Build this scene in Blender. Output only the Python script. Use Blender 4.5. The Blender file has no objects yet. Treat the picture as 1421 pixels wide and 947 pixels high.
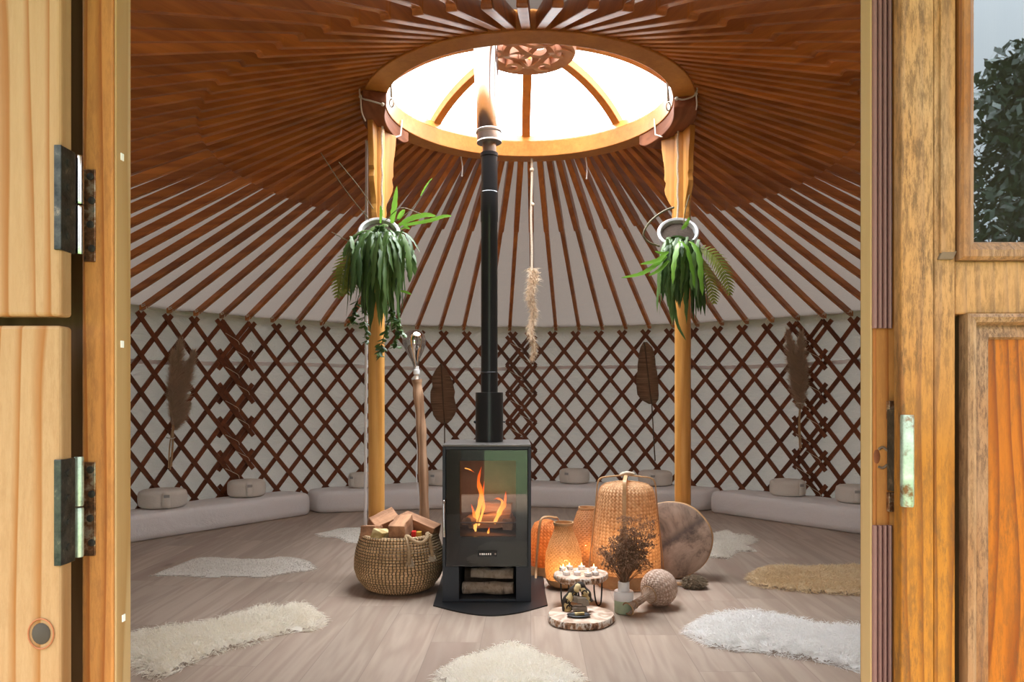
import bpy, bmesh, math, random
from mathutils import Vector, Matrix, noise as mnoise
PI = math.pi
rnd = random.Random(7)
sc = bpy.context.scene
COL = sc.collection
# ------------------------------------------------------------------ camera model
FPX, CXP, HY, HE = 1030.0, 710.5, 550.0, 1.05
def P(px, py, Y):
    return Vector(((px-CXP)/FPX*Y, Y, HE+(HY-py)/FPX*Y))
def F(px, py, z=0.0):
    Y = FPX*(HE-z)/(py-HY)
    return Vector(((px-CXP)/FPX*Y, Y, z))
CX, CY, RW = 0.095, 4.25, 3.38        # centre of the yurt, lattice radius
ZT = 1.66                              # top crossings of the lattice
ZR = 2.684                             # underside of the crown ring
def W(px, py, r):                      # the point of the round wall seen at a pixel
    t = (px-CXP)/FPX
    a = 1+t*t; b = -2*(CX*t+CY); c = CX*CX+CY*CY-r*r
    Y = (-b+math.sqrt(b*b-4*a*c))/(2*a)
    return P(px, py, Y)
def pol(az, r, z):                     # az in degrees, 0 = far back, + = right
    a = math.radians(az)
    return Vector((CX+r*math.sin(a), CY+r*math.cos(a), z))

# ------------------------------------------------------------------ materials
MATS = {}
class NT:
    def __init__(s, name):
        s.m = bpy.data.materials.new(name); s.m.use_nodes = True
        s.t = s.m.node_tree; s.t.nodes.clear()
        s.out = s.t.nodes.new('ShaderNodeOutputMaterial')
    def n(s, typ, **kw):
        nd = s.t.nodes.new(typ)
        for k, v in kw.items():
            if k in nd.inputs.keys() if not k.startswith('_') else False: nd.inputs[k].default_value = v
            else: setattr(nd, k.lstrip('_'), v)
        return nd
    def l(s, a, b): s.t.links.new(a, b)
    def math(s, op, a, b=None, c=None):
        nd = s.t.nodes.new('ShaderNodeMath'); nd.operation = op
        for i, v in enumerate((a, b, c)):
            if v is None: continue
            if isinstance(v, (int, float)): nd.inputs[i].default_value = v
            else: s.l(v, nd.inputs[i])
        return nd.outputs[0]
    def mix(s, fac, a, b):
        nd = s.t.nodes.new('ShaderNodeMix'); nd.data_type = 'RGBA'
        for i, v in ((0, fac), (6, a), (7, b)):
            if isinstance(v, (int, float)): nd.inputs[i].default_value = v
            elif isinstance(v, tuple): nd.inputs[i].default_value = (*v, 1) if len(v) == 3 else v
            else: s.l(v, nd.inputs[i])
        return nd.outputs[2]
    def ramp(s, fac, stops):
        nd = s.t.nodes.new('ShaderNodeValToRGB')
        e = nd.color_ramp.elements
        while len(e) < len(stops): e.new(0.5)
        for el, (p, c) in zip(e, stops):
            el.position = p; el.color = (*c, 1) if isinstance(c, tuple) else (c, c, c, 1)
        s.l(fac, nd.inputs[0]); return nd.outputs[0]
    def noise(s, vec, scale, detail=3, rough=.55, dist=0, w=None):
        nd = s.t.nodes.new('ShaderNodeTexNoise')
        nd.inputs['Scale'].default_value = scale; nd.inputs['Detail'].default_value = detail
        nd.inputs['Roughness'].default_value = rough; nd.inputs['Distortion'].default_value = dist
        if w is not None:
            nd.noise_dimensions = '4D'; s.l(w, nd.inputs['W'])
        if vec is not None: s.l(vec, nd.inputs['Vector'])
        return nd.outputs[0]
    def coords(s, kind='Object', scale=(1, 1, 1), rot=(0, 0, 0), loc=(0, 0, 0)):
        tc = s.t.nodes.new('ShaderNodeTexCoord'); mp = s.t.nodes.new('ShaderNodeMapping')
        mp.inputs['Scale'].default_value = scale; mp.inputs['Rotation'].default_value = rot
        mp.inputs['Location'].default_value = loc
        s.l(tc.outputs[kind], mp.inputs[0]); return mp.outputs[0]
    def rand(s):
        return s.t.nodes.new('ShaderNodeObjectInfo').outputs['Random']
    def bump(s, h, strength=.3, dist=.01):
        nd = s.t.nodes.new('ShaderNodeBump'); nd.inputs['Strength'].default_value = strength
        nd.inputs['Distance'].default_value = dist; s.l(h, nd.inputs['Height']); return nd.outputs[0]
    def principled(s, color, rough=.5, metal=0, normal=None, spec=None, ior=None):
        b = s.t.nodes.new('ShaderNodeBsdfPrincipled')
        for k, v in (('Base Color', color), ('Roughness', rough), ('Metallic', metal)):
            if isinstance(v, tuple): b.inputs[k].default_value = (*v, 1)
            elif isinstance(v, (int, float)): b.inputs[k].default_value = v
            else: s.l(v, b.inputs[k])
        if normal is not None: s.l(normal, b.inputs['Normal'])
        if spec is not None: b.inputs['Specular IOR Level'].default_value = spec
        if ior is not None: b.inputs['IOR'].default_value = ior
        return b.outputs[0]
    def shmix(s, fac, a, b):
        nd = s.t.nodes.new('ShaderNodeMixShader')
        if isinstance(fac, (int, float)): nd.inputs[0].default_value = fac
        else: s.l(fac, nd.inputs[0])
        s.l(a, nd.inputs[1]); s.l(b, nd.inputs[2]); return nd.outputs[0]
    def done(s, sh, name=None):
        s.l(sh, s.out.inputs[0]); MATS[name or s.m.name] = s.m; return s.m

def wood(name, dark, light, axis='z', scale=9, stretch=.07, rough=.45, ringf=26, ringamt=.45, var=.2,
         knots=0, bump=.15, spec=.4, grey=None, fine=.25, lo=.28, hi=.70, dirt=None, dscale=7):
    t = NT(name)
    sv = {'x': (stretch, 1, 1), 'y': (1, stretch, 1), 'z': (1, 1, stretch), 'n': (1, 1, 1)}[axis]
    v = t.coords('Object', sv)
    r = t.rand(); w = t.math('MULTIPLY', r, 37.0)
    n1 = t.noise(v, scale*6, 4, .65, 0, w)
    n2 = t.noise(v, scale, 2, .5, .3, w)
    ring = t.math('MULTIPLY_ADD', t.math('SINE', t.math('MULTIPLY', n2, ringf)), .5, .5)
    n3 = t.noise(v, scale*34, 3, .7, 0, w)
    f = t.math('ADD', t.math('MULTIPLY', n1, 1-ringamt-fine), t.math('ADD', t.math('MULTIPLY', ring, ringamt), t.math('MULTIPLY', n3, fine)))
    c = t.ramp(f, [(lo, dark), (hi, light)])
    if grey:
        g = t.noise(t.coords('Object', sv), 4, 5, .7)
        c = t.mix(t.ramp(g, [(.46, 0.), (.7, .75)]), c, grey)
    if dirt:
        sv2 = tuple(min(1, q*2.5) for q in sv)
        g1 = t.noise(t.coords('Object', sv2, (0, 0, 0), (3, 1, 2)), dscale, 6, .75, .3)
        g2 = t.noise(v, dscale*26, 5, .8)
        m_ = t.math('MULTIPLY', t.ramp(g1, [(.42, .10), (.66, 1.)]), t.ramp(g2, [(.46, 0.), (.60, 1.)]))
        c = t.mix(t.math('MULTIPLY', m_, .85), c, dirt)
    if knots:
        vo = t.n('ShaderNodeTexVoronoi'); vo.inputs['Scale'].default_value = knots
        k2 = {'x': (.35, 1, 1), 'y': (1, .35, 1), 'z': (1, 1, .35), 'n': (1, 1, 1)}[axis]
        t.l(t.coords('Object', k2), vo.inputs['Vector'])
        k = t.ramp(vo.outputs['Distance'], [(.05, 1.), (.14, 0.)])
        c = t.mix(t.math('MULTIPLY', k, .75), c, tuple(x*.28 for x in dark))
    if var:
        vv = t.math('MULTIPLY_ADD', r, 2*var, 1-var)
        hs = t.n('ShaderNodeHueSaturation'); t.l(c, hs.inputs['Color']); t.l(vv, hs.inputs['Value']); c = hs.outputs[0]
    b = t.bump(f, bump, .004)
    return t.done(t.principled(c, rough, 0, b, spec))

def plain(name, col, rough=.5, metal=0, nscale=0, namt=.2, bump=0, spec=None, var=0):
    t = NT(name)
    c = col; nm = None
    if nscale:
        n = t.noise(t.coords(), nscale, 4, .6)
        c = t.mix(n, tuple(x*(1-namt) for x in col), tuple(min(1, x*(1+namt)) for x in col))
        if bump: nm = t.bump(n, bump, .004)
    if var:
        hs = t.n('ShaderNodeHueSaturation')
        if isinstance(c, tuple): hs.inputs['Color'].default_value = (*c, 1)
        else: t.l(c, hs.inputs['Color'])
        t.l(t.math('MULTIPLY_ADD', t.rand(), 2*var, 1-var), hs.inputs['Value']); c = hs.outputs[0]
    return t.done(t.principled(c, rough, metal, nm, spec))

def fabric(name, col, wr=5, amt=.5, dist=.02, weave=900, transl=0, stretch=(1, 1, 1)):
    t = NT(name)
    n1 = t.noise(t.coords('Object', stretch), wr, 5, .55, .6)
    n2 = t.noise(t.coords(), weave*.2, 2)
    h = t.math('ADD', n1, t.math('MULTIPLY', n2, .05))
    c = t.mix(n2, tuple(x*.9 for x in col), tuple(min(1, x*1.06) for x in col))
    nm = t.bump(h, amt, dist)
    s = t.principled(c, .9, 0, nm, .1)
    if transl:
        tr = t.n('ShaderNodeBsdfTranslucent'); t.l(c, tr.inputs[0]); s = t.shmix(transl, s, tr.outputs[0])
    return t.done(s)

def strands(name, c1, c2, scale=12, transl=.35, rough=.8):
    t = NT(name)
    n = t.noise(t.coords(), scale, 3)
    g = t.n('ShaderNodeNewGeometry')
    rp = g.outputs['Random Per Island']
    c = t.mix(t.math('MULTIPLY_ADD', n, .6, t.math('MULTIPLY', rp, .4)), c1, c2)
    tr = t.n('ShaderNodeBsdfTranslucent'); t.l(c, tr.inputs[0])
    return t.done(t.shmix(transl, t.principled(c, rough, 0, None, .2), tr.outputs[0]))

def emis(name, col, st):
    t = NT(name); e = t.n('ShaderNodeEmission'); e.inputs[0].default_value = (*col, 1); e.inputs[1].default_value = st
    return t.done(e.outputs[0])

def weave(name, c1, c2, nu, nv, diag=False, hole=.0, transl=.45, line=.5):
    t = NT(name)
    uv = t.coords('UV', (nu, nv, 1))
    sp = t.n('ShaderNodeSeparateXYZ'); t.l(uv, sp.inputs[0])
    u, v = sp.outputs[0], sp.outputs[1]
    if diag:
        u, v = t.math('ADD', u, v), t.math('SUBTRACT', u, v)
    su = t.math('ABSOLUTE', t.math('SINE', t.math('MULTIPLY', u, PI)))
    sv = t.math('ABSOLUTE', t.math('SINE', t.math('MULTIPLY', v, PI)))
    fu, fv = t.math('FLOOR', u), t.math('FLOOR', v)
    ck = t.math('FLOORED_MODULO', t.math('ADD', fu, fv), 2.0)
    h = t.math('ADD', t.math('MULTIPLY', ck, su), t.math('MULTIPLY', t.math('SUBTRACT', 1.0, ck), sv))
    cmb = t.n('ShaderNodeCombineXYZ'); t.l(fu, cmb.inputs[0]); t.l(fv, cmb.inputs[1]); t.l(ck, cmb.inputs[2])
    wn = t.n('ShaderNodeTexWhiteNoise'); t.l(cmb.outputs[0], wn.inputs['Vector'])
    c = t.mix(t.math('MULTIPLY_ADD', wn.outputs[0], .6, t.math('MULTIPLY', ck, .4)), c1, c2)
    c = t.mix(t.ramp(h, [(.05, line), (.4, 0.)]), c, tuple(x*.45 for x in c1))
    nm = t.bump(h, .7, .004)
    s = t.principled(c, .5, 0, nm, .3)
    if transl:
        tr = t.n('ShaderNodeBsdfTranslucent'); t.l(c, tr.inputs[0]); s = t.shmix(transl, s, tr.outputs[0])
    if hole:
        m = t.math('LESS_THAN', t.math('MAXIMUM', su, sv), hole)
        tp = t.n('ShaderNodeBsdfTransparent'); s = t.shmix(m, s, tp.outputs[0])
    return t.done(s)

# wood
wood('roof_pole_wood', (.20, .046, .007), (.62, .212, .038), 'x', 8, .03, .36, 20, .25, .20, 1.6, .08, fine=.15, lo=.12, hi=.80)
wood('lath_wood', (.11, .030, .010), (.25, .078, .026), 'n', 6, 1, .45, 10, .2, .3, 0, .1)
wood('ring_wood', (.44, .155, .026), (.66, .29, .062), 'n', 5, 1, .35, 9, .25, 0, 0, .05)
wood('bracket_wood', (.17, .055, .024), (.28, .105, .048), 'y', 9, .1, .65, 20, .4, .1, spec=.15)
wood('post_wood', (.50, .21, .040), (.76, .39, .105), 'z', 10, .05, .35, 20, .4, .05, 0, .08)
wood('rosette_wood', (.33, .15, .085), (.46, .24, .15), 'n', 6, 1, .5, 8, .2, 0)
wood('pine_edge', (.14, .075, .03), (.22, .125, .06), 'z', 14, .05, .5, 34, .4, .05)
wood('split_log_wood', (.26, .12, .06), (.50, .26, .14), 'x', 14, .08, .8, 18, .3, .25, 4, .4, dirt=(.11, .05, .03), dscale=9)
t = NT('birch_log_wood')
v = t.coords('Object', (1, .35, .35)); w = t.math('MULTIPLY', t.rand(), 30.)
n = t.noise(v, 42, 4, .7, 0, w); n2 = t.noise(t.coords(), 14, 4, .65, .4, w)
c = t.ramp(n2, [(.3, (.22, .14, .09)), (.5, (.46, .35, .25)), (.7, (.66, .56, .45))])
c = t.mix(t.ramp(n, [(.56, 0.), (.66, .8)]), c, (.09, .055, .035))
t.done(t.principled(c, .85, 0, t.bump(n2, .6, .01)))
wood('driftwood', (.24, .13, .07), (.46, .28, .17), 'z', 16, .06, .7, 22, .5, .1, 3, .5)
wood('slab_top_wood', (.40, .27, .19), (.66, .50, .40), 'n', 7, 1, .7, 40, .4, .1, 0, .3)
wood('handle_cane', (.40, .22, .10), (.58, .36, .18), 'n', 10, 1, .5, 10, .2, .1)
wood('firebox_log', (.25, .13, .08), (.60, .38, .26), 'x', 9, .12, .9, 18, .3, .2)
wood('burl_wood', (.46, .32, .12), (.80, .64, .34), 'n', 12, 1, .5, 22, .5, .1)
plain('bark', (.13, .085, .055), .9, 0, 30, .6, .8)
t = NT('slab_bark')
n = t.noise(t.coords('Object', (1, 1, .5)), 26, 4, .65)
c = t.ramp(n, [(.36, (.09, .045, .025)), (.46, (.40, .21, .11)), (.54, (.72, .66, .58)), (.62, (.17, .09, .05))])
t.done(t.principled(c, .85, 0, t.bump(n, .6, .01)))
def board(name, base, line, per, dist, rough=.45, knot=0, dirt=None, dirt_amt=.8, pale=None, dsc=5, lw=.45, kcol=None, zpale=False):
    # sawn board with vertical growth lines that bend round the knots
    t = NT(name)
    tc = t.coords('Object'); sp = t.n('ShaderNodeSeparateXYZ'); t.l(tc, sp.inputs[0])
    v = t.coords('Object', (1, 1, .07))
    n = t.noise(v, 7, 3, .55, .4); nf = t.noise(v, 260, 4, .7); nm_ = t.noise(v, 60, 3, .6)
    ph = t.math('ADD', t.math('MULTIPLY', sp.outputs[0], per), t.math('MULTIPLY', n, dist))
    if knot:
        vo = t.n('ShaderNodeTexVoronoi'); vo.inputs['Scale'].default_value = knot
        t.l(t.coords('Object', (1, 1, .55), (0, 0, 0), (.37, .11, .23)), vo.inputs['Vector'])
        kd = vo.outputs['Distance']
        ph = t.math('ADD', ph, t.math('MULTIPLY', t.ramp(kd, [(.0, 1.), (.34, 0.)]), 2.6))
    ring = t.math('FRACT', ph)
    ln = t.ramp(ring, [(1-lw, 0.), (.93, 1.), (1., .0)])
    f = t.math('ADD', t.math('MULTIPLY', ln, .62), t.math('ADD', t.math('MULTIPLY', nf, .22), t.math('MULTIPLY', nm_, .30)))
    c = t.ramp(f, [(.18, base), (.85, line)])
    if pale:
        g = t.noise(t.coords('Object', (1, 1, .35)), 5, 4, .6)
        pf = t.ramp(g, [(.42, 0.), (.68, .8)])
        if zpale: pf = t.math('MULTIPLY', t.ramp(g, [(.30, .1), (.55, 1.)]), t.ramp(t.math('MULTIPLY', sp.outputs[2], .5), [(.53, .0), (.72, .9)]))
        c = t.mix(pf, c, pale)
    if knot:
        c = t.mix(t.ramp(kd, [(.028, .92), (.05, .55), (.075, 0.)]), c, kcol or tuple(x*.3 for x in line))
    if dirt:
        g1 = t.noise(t.coords('Object', (1, 1, .30), (0, 0, 0), (3, 1, 2)), dsc, 6, .75, .5)
        g2 = t.noise(t.coords('Object', (1, 1, .16)), dsc*32, 5, .85)
        m_ = t.math('MULTIPLY', t.ramp(g1, [(.36, .12), (.62, 1.)]), t.ramp(g2, [(.44, 0.), (.58, 1.)]))
        c = t.mix(t.math('MULTIPLY', m_, dirt_amt), c, dirt)
    return t.done(t.principled(c, rough+.1, 0, t.bump(f, .18, .003), .18))
board('pale_pine', (.315, .195, .10), (.22, .085, .020), 34, 6.5, .5, 2.1, (.20, .10, .04), .35)
board('jamb_wood', (.44, .195, .058), (.27, .085, .018), 60, 4.0, .45, 0, (.17, .07, .03), .6, dsc=4)
board('jamb_edge_wood', (.42, .28, .14), (.33, .19, .075), 70, 3.0, .5)
board('old_door_wood', (.33, .128, .016), (.17, .052, .006), 55, 6.0, .42, 0, (.075, .038, .016), .85, (.42, .27, .15), 5, zpale=True)
board('old_panel_wood', (.33, .095, .007), (.16, .034, .003), 50, 7.0, .35, 0, (.06, .03, .012), .85, None, 6)
board('old_moulding_wood', (.26, .098, .022), (.15, .05, .014), 80, 5.0, .42, 0, (.07, .035, .02), .8, (.32, .21, .13), 7)
# fabrics
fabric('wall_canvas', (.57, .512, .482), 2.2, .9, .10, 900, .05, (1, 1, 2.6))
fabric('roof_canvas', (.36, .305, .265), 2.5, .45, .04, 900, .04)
fabric('mattress_cotton', (.84, .81, .80), 2.6, .45, .05)
fabric('cushion_linen', (.78, .73, .66), 14, .5, .012)
plain('cushion_tag', (.36, .35, .33), .8)
plain('white_ribbon', (.92, .90, .92), .6, 0, 20, .08)
plain('white_cable', (.85, .86, .88), .35)
plain('cotton_rope', (.62, .52, .40), .9, 0, 120, .4, .6)
plain('cream_cord', (.66, .60, .50), .9)
# metals
plain('stove_steel', (.052, .058, .068), .48, .5, 60, .12, .04)
plain('stove_top_steel', (.15, .135, .125), .38, .75, 30, .2)
plain('flue_black', (.012, .012, .013), .32, .1)
plain('plate_black', (.013, .013, .014), .42, 0, 70, .5, .05)
plain('stainless', (.44, .42, .41), .16, 1.0, 8, .06)
plain('dull_steel', (.40, .36, .33), .3, 1.0, 20, .2)
plain('hook_metal', (.16, .125, .085), .4, .7)
plain('chrome', (.80, .80, .80), .12, 1.0)
plain('chrome_bulb', (.62, .60, .58), .06, 1.0)
plain('black_iron', (.012, .012, .012), .5)
plain('aluminium_cup', (.75, .75, .77), .35, .9)
plain('candle_wax', (.85, .82, .76), .5)
t = NT('old_brass')
n = t.noise(t.coords(), 55, 4, .7)
c = t.ramp(n, [(.35, (.05, .03, .02)), (.5, (.20, .09, .045)), (.62, (.42, .33, .24)), (.75, (.13, .15, .14))])
t.done(t.principled(c, t.ramp(n, [(.3, .5), (.8, .22)]), .75, t.bump(n, .25, .003)))
t = NT('green_steel')
n = t.noise(t.coords(), 40, 4, .7)
c = t.ramp(n, [(.35, (.16, .07, .03)), (.46, (.30, .36, .30)), (.7, (.50, .58, .50))])
t.done(t.principled(c, .35, .6))
t = NT('dark_hinge')
n = t.noise(t.coords(), 50, 4, .7)
c = t.ramp(n, [(.35, (.012, .014, .014)), (.6, (.05, .05, .045)), (.75, (.20, .16, .12))])
t.done(t.principled(c, .35, .6, t.bump(n, .3, .003)))
plain('screw_dark', (.03, .025, .02), .5, .5)
plain('weather_strip_rubber', (.20, .095, .085), .55, 0, 60, .12)
# misc
plain('pot_ceramic', (.55, .54, .54), .35, 0, 12, .12)
plain('soil', (.06, .04, .028), 1, 0, 60, .6, 1)
plain('white_ceramic', (.86, .86, .86), .3)
t = NT('green_glass')
g = t.n('ShaderNodeBsdfTranslucent'); g.inputs[0].default_value = (.70, .84, .60, 1)
t.done(t.shmix(.3, t.principled((.62, .74, .52), .12, 0, None, .6), g.outputs[0]))
plain('white_flower_paint', (.8, .8, .75), .6)
plain('stone_grey', (.30, .25, .20), .8, 0, 25, .35, .5)
plain('tray_black', (.012, .012, .013), .4)
plain('red_packet', (.70, .02, .015), .4)
plain('yellow_packet', (.72, .42, .06), .4)
plain('vermiculite', (.24, .18, .15), .9, 0, 14, .25, .3)
plain('black_enamel', (.006, .006, .007), .25, 0)
plain('lawn_earth', (.066, .112, .034), 1, 0, 3, .5)
plain('blocker_dark', (.018, .016, .014), .8)  # near-black tone of the box added for the stove glass reflection
plain('twig', (.20, .17, .10), .8)
plain('bark_dark', (.04, .03, .022), .9)
plain('dark_void', (.02, .014, .01), .9)
strands('fleece_ivory', (.90, .84, .73), (.98, .96, .91), 7)
strands('fleece_cream', (.90, .83, .70), (.98, .96, .91), 5)
strands('fleece_white', (.88, .86, .83), (.97, .96, .95), 5)
strands('fleece_honey', (.74, .56, .32), (.93, .82, .62), 6)
strands('fleece_grey', (.72, .67, .60), (.92, .88, .82), 6)
strands('fleece_back', (.78, .73, .65), (.94, .91, .85), 6)
strands('hide', (.74, .68, .58), (.82, .77, .69), 8, .05)
strands('pampas', (.46, .34, .245), (.76, .60, .45), 12, .3)
strands('straw', (.42, .27, .14), (.56, .38, .22), 12, .1)
strands('moss_fibre', (.66, .49, .33), (.95, .80, .62), 12, .2)
strands('dry_flower', (.17, .095, .058), (.40, .24, .15), 20, .2)
strands('beater_fur', (.17, .13, .09), (.42, .33, .23), 15, .1)
def leafmat(name, c1, c2, tr=.25):
    t = NT(name)
    rp = t.n('ShaderNodeNewGeometry').outputs['Random Per Island']
    n = t.noise(t.coords(), 14, 3)
    c = t.mix(t.math('MULTIPLY_ADD', rp, .7, t.math('MULTIPLY', n, .3)), c1, c2)
    g = t.n('ShaderNodeBsdfTranslucent'); t.l(c, g.inputs[0])
    return t.done(t.shmix(tr, t.principled(c, .38, 0, None, .4), g.outputs[0]))
leafmat('leaf_dark', (.020, .052, .015), (.15, .25, .07))
leafmat('leaf_bright', (.12, .30, .03), (.24, .46, .06), .4)
leafmat('leaf_fern', (.22, .27, .05), (.42, .47, .12), .4)
leafmat('leaf_tree', (.006, .014, .008), (.014, .03, .016), .1)
leafmat('leaf_olive', (.16, .19, .05), (.34, .36, .13), .3)
# raffia leaf
t = NT('raffia')
n = t.noise(t.coords('Object', (.5, .5, 14)), 12, 4, .6)
t.done(t.principled(t.ramp(n, [(.3, (.13, .070, .040)), (.7, (.36, .22, .135))]), .85, 0, t.bump(n, .6, .006)))
# floor planks
t = NT('oak_laminate')
v = t.coords('Object', (1, 1, 1), (0, 0, math.atan(.0238)))
sp = t.n('ShaderNodeSeparateXYZ'); t.l(v, sp.inputs[0])
u = t.math('DIVIDE', t.math('SUBTRACT', sp.outputs[0], .0053), .213); fu = t.math('FLOOR', u)
wn = t.n('ShaderNodeTexWhiteNoise'); wn.noise_dimensions = '1D'; t.l(fu, wn.inputs['W'])
vy = t.math('ADD', t.math('DIVIDE', sp.outputs[1], 1.29), t.math('MULTIPLY', wn.outputs[0], 7.3)); fv = t.math('FLOOR', vy)
cmb = t.n('ShaderNodeCombineXYZ'); t.l(fu, cmb.inputs[0]); t.l(fv, cmb.inputs[1])
w2 = t.n('ShaderNodeTexWhiteNoise'); t.l(cmb.outputs[0], w2.inputs['Vector'])
gv = t.n('ShaderNodeCombineXYZ')
t.l(sp.outputs[0], gv.inputs[0]); t.l(t.math('MULTIPLY', sp.outputs[1], .09), gv.inputs[1])
wv = t.math('MULTIPLY', w2.outputs[0], 60.0)
n1 = t.noise(gv.outputs[0], 42, 5, .65, 0, wv)
n2 = t.noise(gv.outputs[0], 9, 2, .5, .4, wv)
ring = t.math('MULTIPLY_ADD', t.math('SINE', t.math('MULTIPLY', n2, 34.)), .5, .5)
f = t.math('ADD', t.math('MULTIPLY', n1, .7), t.math('MULTIPLY', ring, .3))
c = t.ramp(f, [(.2, (.31, .228, .175)), (.75, (.425, .335, .268))])
vo = t.n('ShaderNodeTexVoronoi'); vo.inputs['Scale'].default_value = 3.0
gk = t.n('ShaderNodeCombineXYZ'); t.l(sp.outputs[0], gk.inputs[0]); t.l(t.math('MULTIPLY', sp.outputs[1], .45), gk.inputs[1]); t.l(w2.outputs[0], gk.inputs[2])
t.l(gk.outputs[0], vo.inputs['Vector'])
k = t.ramp(vo.outputs['Distance'], [(.03, 1.), (.10, 0.)])
c = t.mix(t.math('MULTIPLY', k, .7), c, (.12, .07, .045))
st = t.ramp(t.noise(gv.outputs[0], 3.5, 3, .6, .5, wv), [(.55, 0.), (.72, .55)])
c = t.mix(st, c, (.29, .185, .145))
hs = t.n('ShaderNodeHueSaturation'); t.l(c, hs.inputs['Color']); t.l(t.math('MULTIPLY_ADD', w2.outputs[0], .22, .89), hs.inputs['Value'])
c = hs.outputs[0]
ju = t.math('ABSOLUTE', t.math('SUBTRACT', t.math('FRACT', u), .5)); jv = t.math('ABSOLUTE', t.math('SUBTRACT', t.math('FRACT', vy), .5))
joint = t.math('MAXIMUM', t.math('GREATER_THAN', ju, .493), t.math('GREATER_THAN', jv, .4988))
c = t.mix(t.math('MULTIPLY', joint, .45), c, (.17, .12, .10))
t.done(t.principled(c, t.math('MULTIPLY_ADD', n1, .2, .36), 0, t.bump(t.math('SUBTRACT', t.math('MULTIPLY', f, .3), joint), .12, .003), .35))
# woven things
weave('weave_big', (.46, .25, .115), (.80, .54, .31), 46, 34, True, .12, .42, .5)
weave('weave_orange', (.55, .19, .05), (.82, .36, .11), 26, 18, True, .15, .45, .5)
weave('weave_pear', (.52, .29, .12), (.82, .54, .28), 56, 34, False, .35, .45, .75)
weave('weave_tall', (.42, .20, .08), (.68, .36, .16), 50, 34, False, .30, .4, .75)
weave('weave_rattan', (.42, .26, .18), (.74, .56, .45), 22, 16, True, .0, .1, .8)
weave('weave_neck', (.50, .32, .22), (.72, .54, .42), 14, 7, True, 0, .1, .35)
weave('rope_twist', (.46, .30, .16), (.66, .46, .27), 1, 60, True, 0, 0, .7)
t = NT('seagrass')
uv0 = t.coords('UV', (1, .40, 1))
nn_ = t.n('ShaderNodeTexNoise'); nn_.inputs['Scale'].default_value = 26; t.l(uv0, nn_.inputs['Vector'])
va = t.n('ShaderNodeVectorMath'); va.operation = 'MULTIPLY_ADD'; t.l(nn_.outputs['Color'], va.inputs[0]); va.inputs[1].default_value = (.010, .006, 0); t.l(uv0, va.inputs[2])
uv = va.outputs[0]
br = t.n('ShaderNodeTexBrick'); t.l(uv, br.inputs['Vector'])
br.offset = .12
br.inputs['Color1'].default_value = (.88, .61, .34, 1); br.inputs['Color2'].default_value = (.64, .41, .20, 1)
br.inputs['Mortar'].default_value = (.075, .042, .02, 1)
br.inputs['Scale'].default_value = 1; br.inputs['Brick Width'].default_value = 1/78; br.inputs['Row Height'].default_value = .40/22
br.inputs['Mortar Size'].default_value = .0025; br.inputs['Mortar Smooth'].default_value = .5; br.inputs['Bias'].default_value = -.1
n = t.noise(uv, 9, 3)
c = t.mix(t.ramp(n, [(.4, 0.), (.75, .55)]), br.outputs[0], (.20, .125, .06))
t.done(t.principled(c, .8, 0, t.bump(br.outputs['Fac'], -.6, .006)))
# drum skin
t = NT('drum_skin')
v = t.coords('Object')
n = t.noise(v, 5, 6, .7, .8); n2 = t.noise(v, 26, 4, .7)
c = t.ramp(n, [(.34, (.10, .068, .05)), (.52, (.36, .25, .185)), (.70, (.50, .36, .27))])
c = t.mix(t.ramp(n2, [(.56, 0.), (.72, .7)]), c, (.09, .06, .05))
sp = t.n('ShaderNodeSeparateXYZ'); t.l(v, sp.inputs[0])
d = t.math('ABSOLUTE', t.math('ADD', t.math('SUBTRACT', t.math('MULTIPLY', sp.outputs[0], .62), t.math('MULTIPLY', sp.outputs[2], .78)), t.math('MULTIPLY_ADD', n, .06, -.03)))
c = t.mix(t.ramp(d, [(.005, .75), (.035, 0.)]), c, (.085, .062, .055))
t.done(t.principled(c, .7))
# glass
def glassmat(name, ior=1.5, tint=(1, 1, 1), rough=.0):
    t = NT(name)
    fr = t.n('ShaderNodeFresnel'); fr.inputs[0].default_value = ior
    tp = t.n('ShaderNodeBsdfTransparent'); tp.inputs[0].default_value = (*tint, 1)
    gl = t.n('ShaderNodeBsdfGlossy'); gl.inputs['Roughness'].default_value = rough
    return t.done(t.shmix(fr.outputs[0], tp.outputs[0], gl.outputs[0]))
glassmat('stove_glass', 1.55, (.84, .82, .80), .0)
glassmat('acrylic', 1.04, (.97, .98, .99))
t = NT('door_glass')
gl = t.n('ShaderNodeBsdfGlossy'); gl.inputs['Roughness'].default_value = .01; gl.inputs[0].default_value = (.85, .94, 1, 1)
fr = t.n('ShaderNodeFresnel'); fr.inputs[0].default_value = 1.9
tp = t.n('ShaderNodeBsdfTransparent'); tp.inputs[0].default_value = (.6, .68, .72, 1)
t.done(t.shmix(t.math('MULTIPLY', fr.outputs[0], 1.9), tp.outputs[0], gl.outputs[0]))
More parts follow.
